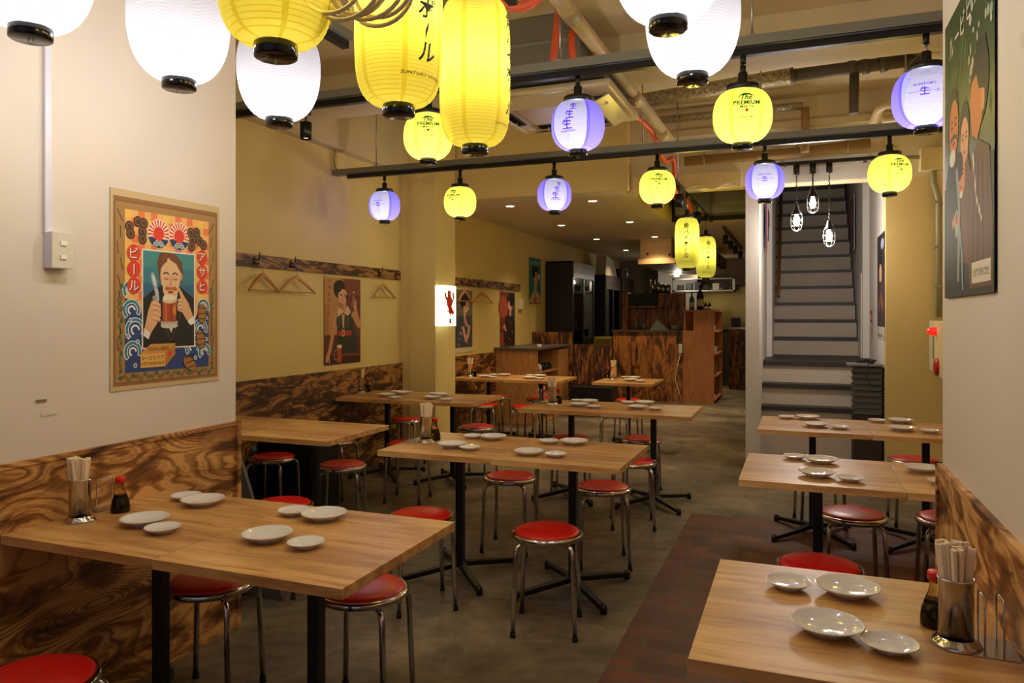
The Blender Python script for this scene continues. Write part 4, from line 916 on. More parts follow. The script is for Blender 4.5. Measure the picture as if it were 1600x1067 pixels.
# ================================================================== COAT RAILS AND HANGERS
def coat_rail(y0, y1, hooks, label):
    t = thing('coat_rail', label, 'coat rail', (-4, (y0+y1)/2, 1.935)); c = (y0+y1)/2
    MB().box((0, y0-c, -.05), (.02, y1-c, .05), M_BURN_RAIL).build('board', t)
    for y in hooks:
        y -= c
        MB().box((.02, y-.012, -.03), (.026, y+.012, .035), M_BLACK).tube([(.024, y, .01), (.05, y, .0), (.068, y, .02), (.07, y, .05), (.066, y, .062)], .005, M_BLACK, 8).tube([(.024, y, -.01), (.042, y, -.03), (.056, y, -.028), (.062, y, -.012)], .005, M_BLACK, 8).build('hook', t)
coat_rail(2.9, 6.97, [4.69, 5.13, 6.52], 'scorched wooden coat rail with black hooks on the alcove wall')
coat_rail(7.52, 10.62, [8.5, 9.02], 'scorched wooden coat rail on the far left wall beyond the column')
def hanger(y, z, rz, label):
    t = thing('wooden_hanger', label, 'coat hanger', (-3.94, y, z), rz, 'wooden hangers on the coat rails')
    m = MB(); pts = []; top = []
    n = 14
    for i in range(n+1):
        x = -.215+.43*i/n; q = abs(x)/.215; top.append((x, .0-.135*q**1.25+.0))
    o = [(x, z_+.0) for x, z_ in top]; vs = []; fs = []
    for (x, z_) in o:
        q = abs(x)/.215; w_ = .013-.003*q; d_ = .030-.014*q
        for yy, zz in ((-w_/1.2, 0), (w_/1.2, 0), (w_/1.2, -d_), (-w_/1.2, -d_)): vs.append((yy+.012*q*q, x, z_+zz))
    L = len(o)
    for j in range(L-1):
        for k in range(4): fs.append((j*4+k, j*4+(k+1) % 4, (j+1)*4+(k+1) % 4, (j+1)*4+k))
    fs += [(0, 1, 2, 3), (4*(L-1)+3, 4*(L-1)+2, 4*(L-1)+1, 4*(L-1))]
    m.add(vs, fs, M_WOODH); m.build('shoulder_bar', t)
    MB().tube([(.008, -.195, -.138), (.008, .195, -.138)], .005, M_WOODH, 8).build('trouser_bar', t)
    MB().tube([(0, 0, -.01), (0, 0, .03)]+[(0, .022*math.cos(a)-.0, .055+.022*math.sin(a)) for a in [-PI/2+PI*1.25*k/8 for k in range(9)]], .002, M_STEEL, 6).build('wire_hook', t)
hanger(4.74, 1.84, .14, 'wooden hanger, leftmost on the alcove coat rail')
hanger(5.16, 1.84, -.1, 'wooden hanger second on the alcove rail, touching the leftmost one')
hanger(6.55, 1.83, .0, 'wooden hanger alone at the right end of the alcove coat rail')
hanger(8.50, 1.83, .05, 'wooden hanger mostly hidden behind the lit devil sign and grey kimono poster')
hanger(9.06, 1.82, -.25, 'wooden hanger on the far coat rail between two posters')
# ================================================================== WALL SWITCH, CONDUITS
t = thing('light_switch', 'ivory surface mounted double switch box on the front left wall', 'switch', (-2.55, 1.93, 1.74))
MB().box((0, -.042, -.066), (.04, .042, .066), mat('white box side', '#d5d3dc', .4), bev=.004).build('back_box', t)
MB().box((.04, -.043, -.066), (.048, .043, .066), M_WHITEP, bev=.003).build('face_plate', t)
for z in (-.025, .025): MB().box((.048, -.012, z-.008), (.053, .012, z+.008), mat('switch white', '#efeadb', .3), bev=.001).build('rocker', t)
MB().box((-2.55, 1.885, 1.80), (-2.534, 1.912, 3.3), mat('white trunking', '#d8d8e2', .4), bev=.003).build('cable_trunking', None, label='white vertical cable trunking above the wall switch', category='cable trunking')
MB().box((-2.549, 1.86, 1.19), (-2.547, 1.90, 1.2), M_PIPEB).box((-2.549, 1.88, 1.14), (-2.547, 1.94, 1.15), M_WHITEP).build('chipped_paint', None, label='small chips in the paint of the left wall', category='paint chips')
t = thing('fire_alarm_cabinet', 'cream alarm cabinet with red lamp and red push button beside the yellow wall', 'fire alarm', (1.125, 7.0, 1.24))
MB().box((-.075, -.6, -.235), (.075, .09, .22), M_CREAM, bev=.006).build('front_housing', t)
MB().box((-.06, .09, -.215), (.075, .45, .22), mat('cream enamel dull', '#b5ad88', .45), bev=.006).box((-.066, .2, -.1), (-.06, .26, .1), M_GREYP).build('rear_housing', t)
MB().lathe([(.001, .075), (.015, .072), (.03, .05), (.036, .01), (.045, 0), (.001, 0)], mat('red lamp', (1, .02, .01), .2, 0, .5), 24).build('red_lamp', t, (-.07, .0, .135)).rotation_euler = (0, -PI/2, 0)
o = MB().lathe([(.001, .03), (.035, .03), (.05, .022), (.07, .02), (.075, 0), (.001, 0)], mat('red enamel', '#b3150d', .3), 28).build('push_button', t, (-.075, -.08, -.155)); o.rotation_euler = (0, -PI/2, 0)
t = thing('junction_box', 'grey cream junction box high on the yellow wall with conduit below', 'junction box', (1.10, 7.6, 2.91))
MB().box((-.09, -.06, -.10), (.09, .05, .10), M_CREAM, bev=.006).build('box_body', t)
MB().tube([(.02, -.01, -.09), (.02, -.01, -.2), (.06, -.01, -.36), (.06, -.01, -1.42)], .026, M_GREYP, 12).tube([(-.09, 0, .03), (-.42, 0, .05)], .016, M_GREYP, 10).build('conduit', t)
for z in (-.4, -.8, -1.15): MB().box((.02, -.04, z), (.10, .02, z+.02), M_GREYP).build('clamp', t)
MB().tube([(1.18, 7.2, 3.3), (1.17, 7.2, 2.6), (1.17, 7.2, 1.46)], .014, M_CREAM, 8).build('thin_conduit', None, label='thin cream pipe down the right wall above the alarm cabinet', category='pipe')
# ================================================================== CEILING EQUIPMENT
t = thing('ceiling_air_conditioner', 'cream ceiling cassette air conditioner with open flaps between the two tracks', 'air conditioner', (-1.6, 5.02, 2.95))
MB().box((-.47, -.46, .0), (.49, .46, .05), M_ACP, bev=.02).box((-.42, -.41, .05), (.44, .41, .16), M_DUCT).build('panel', t)
MB().box((-.27, -.26, -.012), (.27, .26, .0), mat('ac grille', '#a5855a', .5), bev=.005).box((-.25, -.24, -.016), (.25, .24, -.011), mat('ac grille inner', '#b18f5c', .5)).build('intake_grille', t)
slot = mat('ac slot', '#15120d', .6)
for k in range(4):
    R = Matrix.Rotation(k*PI/2, 4, 'Z')
    MB().box((-.26, -.415, -.006), (.26, -.325, -.001), slot, R).build('outlet_slot', t)
    A_ = R @ Matrix.Translation((0, -.42, -.005)) @ Matrix.Rotation(math.radians(38), 4, 'X')
    m = MB().box((-.31, -.0, -.012), (.31, .12, -.004), M_ACP, R @ Matrix.Translation((0, -.44, .0)) @ Matrix.Rotation(math.radians(-25), 4, 'X'))
    m.box((-.2, .03, -.01), (-.185, .06, .05), M_WHITEP, R @ Matrix.Translation((0, -.44, -.03))).box((.185, .03, -.01), (.2, .06, .05), M_WHITEP, R @ Matrix.Translation((0, -.44, -.03)))
    m.build('air_flap', t)
MB().box((-2.35, 4.2, 3.0), (-1.2, 4.5, 3.298), M_DUCT, bev=.004).box((-2.35, 4.19, 3.12), (-1.2, 4.2, 3.14), M_GSTEEL).build('air_duct', None, label='grey sheet metal duct box above the near track', category='duct')
def pipe(name, pts, r, m, label, cat='pipe', joints=(), n=14):
    t = thing(name, label, cat, pts[0]); o = Vector(pts[0])
    MB().tube([Vector(p)-o for p in pts], r, m, n).build('pipe_run', t)
    for q, d, l, jr in joints:
        d = Vector(d).normalized(); q = Vector(q)-o; MB().tube([q-d*l/2, q+d*l/2], jr, m, n).build('joint', t)
    return t
y_ = Vector((0, 1, 0))
pipe('drain_pipe', [(-1.13, 2.0, 3.08), (-1.13, 7.1, 3.14)], .044, M_PIPE, 'fat cream drain pipe running into the depth above both tracks', joints=[((-1.13, y, 3.1), y_, .16, .052) for y in (3.75, 4.5, 5.4, 6.6)])
pipe('lagged_pipe', [onY(1000, 158, 6.4), onY(1235, 118, 6.4)], .062, M_FOIL, 'silver foil lagged pipe crossing behind the white lanterns')
pipe('lagged_pipe', [onY(1230, 119, 6.42), onY(1440, 92, 6.42)], .05, M_PIPED, 'dark grey pipe continuing the foil pipe to the right wall', joints=[(onY(u, 119-(u-1230)*.1286, 6.42), (1, 0, .17), .05, .062) for u in (1236, 1332, 1352, 1380)])
a_ = onY(1335, 106, 6.42)
pipe('pipe_stub', [a_, a_+Vector((-.005, 0, -.30)), a_+Vector((-.005, 0, -.36))], .036, M_PIPED, 'short dark stub pipe hanging below the dark grey pipe')
pipe('lagged_pipe', [onY(1031, 188, 7.3), onY(1255, 165, 7.3)], .035, M_FOIL, 'thinner foil lagged pipe lower on the header wall')
b_ = onY(1258, 168, 7.3); pipe('lagged_pipe', [b_, b_+Vector((0, 0, -.12)), Vector((b_.x, 7.3, 3.0))], .037, M_PIPEB, 'brown vertical pipe with elbow on the header wall')
pipe('lagged_pipe', [onY(1070, 252, 7.45), onY(1250, 238, 7.45), onY(1360, 224, 7.45)], .047, M_PIPEB, 'long brown stained pipe right above the stair and kitchen openings', joints=[(onY(u, 252-(u-1070)*.095, 7.45), (1, 0, .03), .02, .055) for u in (1100, 1245, 1325)])
pipe('drain_pipe', [onY(1360, 205, 7.3), onY(1375, 170, 7.0), onY(1383, 163, 6.9), Vector((1.2, 6.9, onY(1420, 158, 6.9).z))], .042, M_PIPE, 'bent cream pipe next to the purple lantern at right')
pipe('drain_pipe', [onY(1378, 187, 7.0), Vector((1.2, 7.0, onY(1425, 181, 7.0).z))], .034, M_PIPE, 'short lower cream pipe beside the bent one')
pipe('drain_pipe', [onY(1440, 60, 6.2), onY(1425, 100, 6.6)], .05, M_PIPED, 'dark slanted pipe near the upper right wall corner')
def hose(pts, r, label):
    P_ = [Vector(p) for p in pts]; out = []; 
    for i in range(len(P_)-1):
        p0 = P_[max(i-1, 0)]; p1 = P_[i]; p2 = P_[i+1]; p3 = P_[min(i+2, len(P_)-1)]; L = max(6, int((p2-p1).length/.012))
        for k in range(L):
            s = k/L; out.append(.5*((2*p1)+(p2-p0)*s+(2*p0-5*p1+4*p2-p3)*s*s+(3*p1-p0-3*p2+p3)*s**3))
    out.append(P_[-1]); rr = [r*(1.05 if k % 2 else .92) for k in range(len(out))]
    MB().tube(out, rr, M_ORANGE, 12).build('corrugated_hose', None, label=label, category='hose')
hose([onY(874, -60, 3.95), onY(873, 10, 3.95), onY(868, 60, 3.95), onY(864, 98, 3.95), onY(862, 118, 4.0)], .021, 'orange corrugated hose hanging straight down above the near track')
hose([onY(896, 100, 4.1), onY(893, 60, 4.1), onY(900, 42, 4.12), onY(912, 50, 4.15), onY(930, 80, 4.3)], .021, 'orange corrugated hose bent like a hook beside the cream pipe')
hose([onY(770, -12, 3.2), onY(800, 10, 3.2), onY(828, 6, 3.2), onY(850, -12, 3.2)], .024, 'orange corrugated hose loop at the top beside the long yellow lantern')
hose([(-1.23, 5.0, 3.2), (-1.24, 5.8, 3.12), (-1.20, 6.5, 3.1), (-1.22, 7.2, 3.0), onY(1052, 250, 7.3), onY(1056, 300, 7.5), onY(1066, 316, 7.9)], .022, 'orange corrugated hose dropping beside the kitchen track')
hose([(-1.40, 8.9, 2.9), (-1.38, 9.1, 3.1), (-1.36, 9.5, 3.1), (-1.34, 9.8, 2.95), (-1.33, 9.9, 2.88)], .03, 'orange hose arched inside the dark ceiling void')
t = thing('cable_coil', 'bundle of beige cable hanging at the top between two yellow lanterns', 'cable', atx(566, -22, -.88)); m = MB()
for k in range(7):
    rr = .075+.008*math.sin(k*2.1); ox = .012*(k % 3-1); oy = .014*(k-3)
    m.tube([(ox+rr*1.05*math.cos(a)+oy*.8, oy, rr*.9*math.sin(a)+.006*math.sin(k*5)) for a in [2*PI*q/28 for q in range(28)]], .0048, mat('beige cable', '#ecdcae', .4), 8, closed=True)
m.tube([(0, 0, .07), (.02, 0, .3), (.0, 0, .7)], .006, mat('beige cable', '#dcc68c', .4), 8); m.build('cable_loops', t)
# hanging channel pieces and ledge details on the header wall
MB().box((-1.2, 7.55, 3.3), (1.2, 7.65, 3.36), M_CEIL).build('trim_7', kind='structure')
m = MB(); rnd = random.Random(3); top = onY(1190, 246, 7.64).z; pts = [(-.36, top+.05)]; 
xs = [-.36+.07*k for k in range(17)]
low = [(x, 2.955-.03*rnd.random()+(.03 if 4 < k < 9 else 0)) for k, x in enumerate(xs)]
m.prism([(x, 7.63, z) for x, z in low]+[(xs[-1], 7.63, 3.02), (xs[0], 7.63, 3.0)], (0, .019, 0), M_WALLW); m.box((-.36, 7.636, 2.785), (.74, 7.645, 2.93), M_WALLW)
m.build('torn_plaster_strip', None, label='torn white plaster strip along the top of the stair opening', category='plaster')
m = MB(); xs = [-1.62+.06*k for k in range(19)]
m.prism([(x, 7.62, 2.79+.035*math.sin(k*1.3)*rnd.random()) for k, x in enumerate(xs)]+[(-.54, 7.62, 2.93), (-1.62, 7.62, 2.95)], (0, .028, 0), M_WALLY)
m.build('broken_ceiling_edge', None, label='broken yellow green lit edge above the kitchen opening', category='plaster')
MB().box((-1.0, 9.6, 2.92), (-.55, 9.9, 3.35), M_DUCT, bev=.005).box((-1.55, 10.0, 2.85), (-.55, 10.3, 3.3), M_DUCT).build('ventilation_box', None, label='grey green ventilation box in the dark ceiling void', category='duct')
# ================================================================== PLYWOOD CABINET
t = thing('plywood_cabinet', 'pale plywood cabinet with open shelves and a grey top at the left wall', 'cabinet', (-3.685, 10.4, 0)); o3 = Vector(t.location)
def Bx(a, b, m, par, name, **k):
    o = par.location; return MB().box(Vector(a)-o, Vector(b)-o, m).build(name, par, **k)
Bx((-3.99, 9.65, 0), (-3.37, 9.68, 1.03), M_PLY, t, 'side_panel'); Bx((-3.99, 11.1, 0), (-3.37, 11.13, 1.03), M_PLY, t, 'side_panel'); Bx((-3.99, 9.68, 0), (-3.97, 11.1, 1.03), M_PLY, t, 'back_panel')
Bx((-3.97, 10.62, 0), (-3.37, 11.1, 1.0), M_PLY, t, 'end_box'); Bx((-4, 9.6, 1.03), (-3.35, 11.15, 1.06), mat('grey counter top', '#55524a', .4), t, 'top', label='grey top')
for z in (.0, .36, .70): Bx((-3.97, 9.68, z), (-3.37, 10.62, z+.02), M_PLY, t, 'shelf')
MB().tube([(0, 0, 0), (0, .0, .035)], [.045, .03], M_PORC, 14).build('folded_cloth', None, (-3.5, 10.1, 1.06), label='small white cloth on the grey cabinet top', category='cloth')
for i in range(5):
    q = (-3.47, 9.85+.15*i, .72)
    MB().lathe([(.001, 0), (.035, 0), (.045, .02), (.04, .08), (.02, .1), (.001, .1)], [M_BLACKG, M_PORC, M_BLACKG, M_GLASSD, M_BLACKG][i], 16).build('small_pot', None, q, label='small dark and white pots on the upper cabinet shelf', category='pot', group='pots on the upper cabinet shelf')
for i in range(6):
    q = (-3.43, 9.75+.07*i, .38)
    bt = thing('spice_bottle', 'small spice bottles with red band on the middle cabinet shelf', 'bottle', q, 0, 'spice bottles on the middle cabinet shelf')
    MB().lathe([(.001, 0), (.022, 0), (.022, .035), (.001, .035)], mat('clear plastic', '#c9b894', .3), 12).build('bottle_body', bt); MB().lathe([(.0225, .035), (.0225, .08), (.001, .08)], M_RED, 12).build('red_band', bt); MB().lathe([(.018, .08), (.018, .11), (.001, .115)], M_PORC, 12).build('cap', bt)
MB().box((-4, 11.2, 0), (-3.33, 11.24, 1.25), M_BURN_K2).build('wooden_screen', None, label='low scorched wood screen behind the plywood cabinet, before the fridge', category='screen')
MB().box((-3.325, 11.2, 0), (-2.70, 11.24, 1.06), M_BURN_K2).build('wooden_screen', None, label='low scorched wood screen between the dark fridge and the counter', category='screen')
# black storage bench before the counter
q = onY(893, 603, 10.8); r_ = onY(958, 606, 10.8)
MB().box((q.x, 10.75, 0), (r_.x, 11.15, q.z), M_BLACK, bev=.01).build('black_bench', None, label='low black box bench before the low scorched screen', category='bench')
# ================================================================== FRIDGES
def fridge(x1, y0, y1, zt, label, doors):
    t = thing('glass_door_fridge', label, 'fridge', (-3.75, (y0+y1)/2, 0))
    Bx((-3.99, y0, 0), (x1, y0+.03, zt), M_FRIDGE, t, 'side_panel'); Bx((-3.99, y1-.03, 0), (x1, y1, zt), M_FRIDGE, t, 'side_panel'); Bx((-3.99, y0+.03, 0), (-3.95, y1-.03, zt), M_FRIDGE, t, 'back_panel')
    Bx((-3.99, y0, zt-.02), (x1, y1, zt), M_FRIDGE, t, 'roof_panel'); Bx((x1-.03, y0+.03, zt-.20), (x1+.01, y1-.03, zt-.02), mat('brown fridge head', '#2c1710', .4), t, 'head_panel'); Bx((x1-.02, y0+.03, zt-.27), (x1+.012, y1-.03, zt-.20), mat('grey fridge strip', '#4a4744', .35, .4), t, 'light_strip')
    n = doors; w_ = (y1-y0-.06)/n
    for k in range(n):
        a = y0+.03+k*w_; m = MB()
        for b in ((a, a+.035), (a+w_-.035, a+w_)): m.box(Vector((x1-.02, b[0], .3))-t.location, Vector((x1+.005, b[1], zt-.27))-t.location, mat('dark frame', '#1d1c1a', .3))
        m.build('door_frame', t)
        MB().box(Vector((x1-.012, a+.035, .3))-t.location, Vector((x1-.008, a+w_-.035, zt-.27))-t.location, MGL).build('door_glass', t)
    for z in (.9, 1.25, 1.6, 1.9): Bx((-3.95, y0+.03, z), (x1-.06, y1-.03, z+.012), mat('wire shelf', '#8a877c', .4), t, 'shelf')
    rnd = random.Random(int(y0*10))
    for z in (.912, 1.262, 1.612):
        for k in range(int((y1-y0)/.16)):
            if rnd.random() < .75: continue
            h = .12+.1*rnd.random()
            MB().lathe([(.001, 0), (.04, 0), (.04, h*.7), (.015, h*.85), (.015, h), (.001, h)], [M_PORC, M_GLASSD, M_PIPEB][rnd.randint(0, 2)], 12).build('stored_bottle', None, (x1-.14, y0+.12+.16*k, z), label='dim bottles standing inside the '+label.split(',')[0], category='bottle', group='bottles inside the '+label.split(',')[0])
    return t
MGL = mat('fridge glass', '#8f9488', .03, 0, 0, Transmission_Weight=1.0, IOR=1.15)
fridge(-3.52, 11.85, 13.25, 2.42, 'tall dark brown glass door fridge, nearer one at the left wall', 2)
fridge(-3.50, 14.0, 15.3, 2.30, 'black glass door fridge, farther pair left unit', 2)
fridge(-3.48, 15.32, 16.5, 2.30, 'black glass door fridge, farther pair right unit', 2)
m = MB().prism([(-3.75, 14.2, 2.31), (-3.75, 15.2, 2.31), (-3.75, 14.9, 2.62), (-3.75, 14.3, 2.7)], (.2, 0, 0), mat('white bag', '#a59d8c', .6)); m.build('plastic_bag', None, label='white bag piled on top of the farther fridge', category='bag')
MB().box((-3.7, 15.4, 2.302), (-3.5, 15.9, 2.5), mat('dark brown box', '#2a1a12', .6), bev=.02).build('cardboard_box', None, label='dark box on top of the farther fridge', category='box')
for y in (16.0, 16.15): MB().lathe([(.001, 0), (.05, 0), (.05, .25), (.001, .25)], M_STEEL, 16).build('steel_canister', None, (-3.56, y, 2.302), label='steel canisters on the far end of the fridge top', category='canister', group='steel canisters on the fridge top')
c_ = onY(944, 534, 13.6); MB().box((c_.x-.17, 13.5, 0), (c_.x+.17, 13.8, c_.z-.1), M_TRAY, bev=.01).build('grey_crate', None, label='grey crate stack under the yellow crate by the fridge', category='crate')
MB().box((c_.x-.17, 13.5, c_.z-.1), (c_.x+.17, 13.8, c_.z+.09), mat('yellow crate plastic', '#a08a12', .5), bev=.01).box((c_.x-.14, 13.49, c_.z-.03), (c_.x+.14, 13.5, c_.z+.05), mat('yellow crate dark', '#6e5f10', .5)).build('yellow_crate', None, label='yellow bottle crate beside the farther fridge', category='crate')
# ================================================================== KITCHEN COUNTER
t = thing('kitchen_counter', 'scorched wood counter with a thin dark top in front of the kitchen', 'counter', (-2.5, 13.5, 0))
Bx((-3.13, 13.1, 0), (-1.9, 13.14, 1.22), M_BURN_K, t, 'front_panel'); Bx((-3.13, 13.14, 0), (-3.09, 14.3, 1.22), M_BURN_K, t, 'side_panel'); Bx((-3.15, 13.06, 1.22), (-1.905, 14.3, 1.25), mat('dark counter top', '#4b3a29', .4), t, 'worktop')
t = thing('back_bar_panel', 'tall scorched wood panel with a shelf rising behind the counter', 'panel', (-2.35, 14.0, 1.25))
a0 = onY(978, 459, 14.0); a1 = onY(1071, 459, 14.0)
Bx((a0.x, 14.0, 1.25), (a1.x, 14.04, a0.z), M_BURN_K, t, 'back_board'); Bx((a0.x, 13.7, 1.25), (a0.x+.1, 14.0, a0.z+.02), M_BURN_K, t, 'post'); Bx((a0.x+.1, 13.75, 1.66), (a0.x+.72, 14.0, 1.69), M_BURN_K, t, 'shelf')
Bx((a0.x+.1, 13.8, 1.70), (a0.x+.62, 13.99, 1.92), mat('dark shelf goods', '#15100c', .6), t, 'shelf_goods')
t = thing('plywood_shelf_unit', 'tall reddish plywood shelf unit open to the corridor at the counter end', 'shelf unit', (-1.6, 13.8, 0))
Bx((-1.90, 13.1, 0), (-1.37, 13.13, 1.25), M_BURN_K, t, 'front_panel'); 
t.children[0].data.materials[0] = M_PLYR
Bx((-1.72, 13.12, 1.25), (-1.37, 13.16, 1.60), M_PLYR, t, 'upper_front_panel'); Bx((-1.88, 13.13, 1.58), (-1.35, 14.35, 1.61), M_PLYR, t, 'top_board'); Bx((-1.89, 14.3, 0), (-1.35, 14.33, 1.58), M_PLYR, t, 'back_side_panel'); Bx((-1.89, 13.13, 0), (-1.86, 14.3, 1.58), M_PLYR, t, 'inner_panel')
for z in (.05, .45, .83, 1.22): Bx((-1.86, 13.13, z), (-1.35, 14.3, z+.02), M_PLYR, t, 'shelf')
for i, (y, z, h, mm) in enumerate(((13.3, 1.24, .1, M_PORC), (13.5, .85, .12, M_PORC), (13.7, .85, .1, M_STEEL), (13.45, .47, .16, M_TRAY), (13.3, .07, .06, M_PORC), (13.55, .07, .05, M_REDP))):
    MB().box((-.06, -.07, 0), (.06, .07, h), mm, bev=.015).build('shelf_item', None, (-1.43, y, z), label='small white and grey things in the plywood shelf unit', category='container', group='things in the plywood shelf unit')
t = thing('power_strip', 'white power strip with cable on the counter corner', 'power strip', (-1.93, 13.05, .96))
MB().box((-.03, -.03, -.1), (.03, .0, .06), M_WHITEP, bev=.004).build('outlet_body', t); MB().box((-.07, -.02, .06), (-.02, .008, .32), M_BLACK).build('black_adapter', t)
MB().tube([(0, -.01, -.1), (-.06, -.02, -.35), (-.09, -.02, -.55), (-.03, -.03, -.75), (.03, -.03, -.93)], .007, M_WHITEP, 8).build('cable', t)
MB().box((-1.37, 15.9, 0), (-.52, 15.95, 1.22), M_BURN_K2).build('wooden_screen', None, label='scorched wood counter front at the end of the kitchen corridor', category='screen')
t = thing('far_worktop', 'steel worktop behind the corridor end screen', 'worktop', (-.95, 16.2, 1.24)); MB().box((-.42, -.25, 0), (.42, .3, .03), M_STEEL).build('top_plate', t)
for i, (x, w_, h, c) in enumerate(((-1.25, .09, .2, '#2a2826'), (-.85, .16, .18, '#b3a59a'), (-.72, .2, .1, '#77736c'), (-1.02, .05, .08, '#3a8a80'))):
    MB().box((-w_, -.1, 0), (w_, .1, h), mat('ware '+c, c, .5), bev=.02).build('kitchen_ware', None, (x, 16.15, 1.27), label=['dark pot', 'pale cloth bundle', 'grey basin', 'small teal sponge'][i]+' on the steel worktop at the corridor end', category='kitchen ware')
# bottles on the shelf unit
def bottle(u, v, y, h, r, m, label, cat='bottle', cap=None, grp=None):
    q = onY(u, v, y); q.z = 1.61; t = thing('bottle', label, cat, q, 0, grp)
    MB().lathe([(.001, 0), (r, 0), (r, h*.55), (r*.8, h*.66), (r*.32, h*.78), (r*.3, h*.95), (.001, h*.95)], m, 20).build('bottle_body', t)
    MB().lathe([(r*.34, h*.93), (r*.34, h), (.001, h)], cap or m, 16).build('cap', t)
    MB().lathe([(r*1.01, h*.15), (r*1.01, h*.42)], mat('pale label', '#b5a78a', .6), 20).build('label_band', t)
bottle(1094, 486, 13.35, .44, .06, M_GLASSD, 'tall black sake bottle on the plywood shelf unit')
bottle(1081, 486, 13.4, .32, .045, mat('grey green glass', '#4a5248', .2), 'grey green bottle left of the tall black bottle')
bottle(1102.5, 486, 13.3, .14, .03, M_SOY, 'small red capped sauce bottles beside the tall black bottle', 'bottle', M_REDP, 'small sauce bottles on the shelf unit')
bottle(1108.5, 486, 13.3, .14, .03, M_SOY, 'small red capped sauce bottles beside the tall black bottle', 'bottle', M_REDP, 'small sauce bottles on the shelf unit')
# goods on the counter
q = onY(1030, 516, 13.4); MB().prism([(-.16, 0, 0), (.17, 0, 0), (.13, 0, .05), (-.02, 0, .2)], (0, .2, 0), mat('grey blue plastic', '#8a938f', .5)).build('folded_plastic', None, (q.x, 13.3, 1.25), label='grey translucent folded sheet on the counter', category='plastic sheet')
MB().lathe([(.001, 0), (.08, 0), (.09, .09), (.001, .09)], mat('grey blue plastic', '#8a938f', .5), 16).build('plastic_tub', None, (onY(1056, 516, 13.5).x, 13.5, 1.25), label='round grey plastic tub on the counter', category='tub')
for i, (u, c, h) in enumerate(((994, '#5d604c', .13), (1001, '#2a4a5a', .16), (1006, '#7a7462', .12), (1034, '#b8501c', .2))):
    MB().lathe([(.001, 0), (.03, 0), (.03, h), (.001, h)], mat('jar '+c, c, .4), 14).build('counter_jar', None, (onY(u, 516, 13.6).x, 13.6, 1.25), label=['olive jar', 'blue jar', 'beige cup', 'orange topped container'][i]+' on the kitchen counter before the tall panel', category='jar')
for i, (u, h) in enumerate(((1021, .26), (1030, .2), (1037, .17), (1045, .16))):
    MB().lathe([(.001, 0), (.05, 0), (.05, h), (.001, h)], M_STEEL, 14).build('steel_cup', None, (onY(u, 459, 14.1).x, 14.02, a0.z), label='steel cups standing on the tall scorched panel', category='cup', group='steel cups on the tall panel')
MB().box((-2.95, 16.6, 0), (-2.1, 16.7, 2.8), mat('white kitchen wall', '#d8d2c4', .6)).build('wall_kitchen_pier', kind='structure')
# hood
t = thing('wooden_hood', 'pale wood hood box with slanted grey underside hanging from the low ceiling', 'hood', (-2.1, 12.5, 2.4))
Bx((-2.52, 12.5, 2.47), (-2.0, 15.8, 2.8), M_PLYP, t, 'upper_box'); Bx((-2.0, 12.7, 2.47), (-1.4, 15.8, 2.66), mat('shaded hood side', '#54412e', .6), t, 'side_box')  # side box: shade on the hood's flank put into its darker colour
Bx((-2.55, 12.45, 2.38), (-1.93, 12.48, 2.47), M_PLYP, t, 'rim_board'); Bx((-2.55, 12.48, 2.37), (-1.38, 15.9, 2.40), mat('hood underside', '#8a7c66', .5), t, 'underside'); Bx((-1.95, 12.46, 2.39), (-1.38, 12.5, 2.46), M_PLYP, t, 'side_rim')
for x, z in ((-2.40, 2.55), (-2.03, 2.53)): MB().lathe([(.001, .002), (.022, .002), (.022, 0)], mat('wood knot', '#7a3218', .5), 16).build('knot', t, Vector((x, 12.5, z))-t.location).rotation_euler = (PI/2, 0, 0)
for (x, y, z, e, c) in ((-2.2, 14.6, 2.33, 1.5, (1, .85, .6)), (-2.4, 15.7, 2.33, 4, (1, .9, .75))):
    MB().lathe([(.001, 0), (.05, 0), (.055, .01), (.055, .04), (.001, .04)], M_LENS, 16).build('hood_lamp', t, Vector((x, y, z))-t.location)
    l = bpy.data.lights.new('hood_lamp_light', 'POINT'); l.energy = e; l.color = c; l.shadow_soft_size = .05; o = bpy.data.objects.new('hood_lamp_light', l); COL.objects.link(o); o.parent = t; o.location = Vector((x, y, z-.08))-t.location
# stainless rack at the back
t = thing('steel_wall_rack', 'steel wall shelf with dishes at the back of the kitchen', 'rack', (-1.4, 16.5, 2.2))
r0 = onY(1052, 436, 16.6); r1 = onY(1149, 455, 16.6)
Bx((r0.x, 16.5, r1.z), (r1.x, 16.8, r1.z+.03), M_STEEL, t, 'shelf_board'); Bx((r0.x, 16.5, r0.z-.02), (r1.x, 16.8, r0.z), M_STEEL, t, 'top_board'); 
for x in (r0.x, r1.x-.05): Bx((x, 16.5, r1.z), (x+.05, 16.8, r0.z), M_STEEL, t, 'end_post')
for i in range(7): MB().box((-.07, -.05, 0), (.07, .05, .12+.03*(i % 3)), [M_BLACK, M_PORC, mat('dark red ware', '#3c1610', .4)][i % 3 if i > 3 else 0], bev=.01).build('rack_item', None, (r0.x+.16+.19*i, 16.6, r1.z+.03), label='dark and white crockery on the steel wall rack', category='crockery', group='crockery on the steel wall rack')
MB().box((-2.1, 17.3, 1.2), (-.53, 17.39, 2.15), mat('stainless back wall', '#a89a62', .3, .6)).build('steel_wall_panel', None, label='stainless steel splashback at the far kitchen wall', category='splashback')
MB().box((-2.5, 16.95, 0), (-2.45, 17.2, 2.2), M_BLACK).build('black_rack_post', None, label='dark post beside the white kitchen pier', category='post')
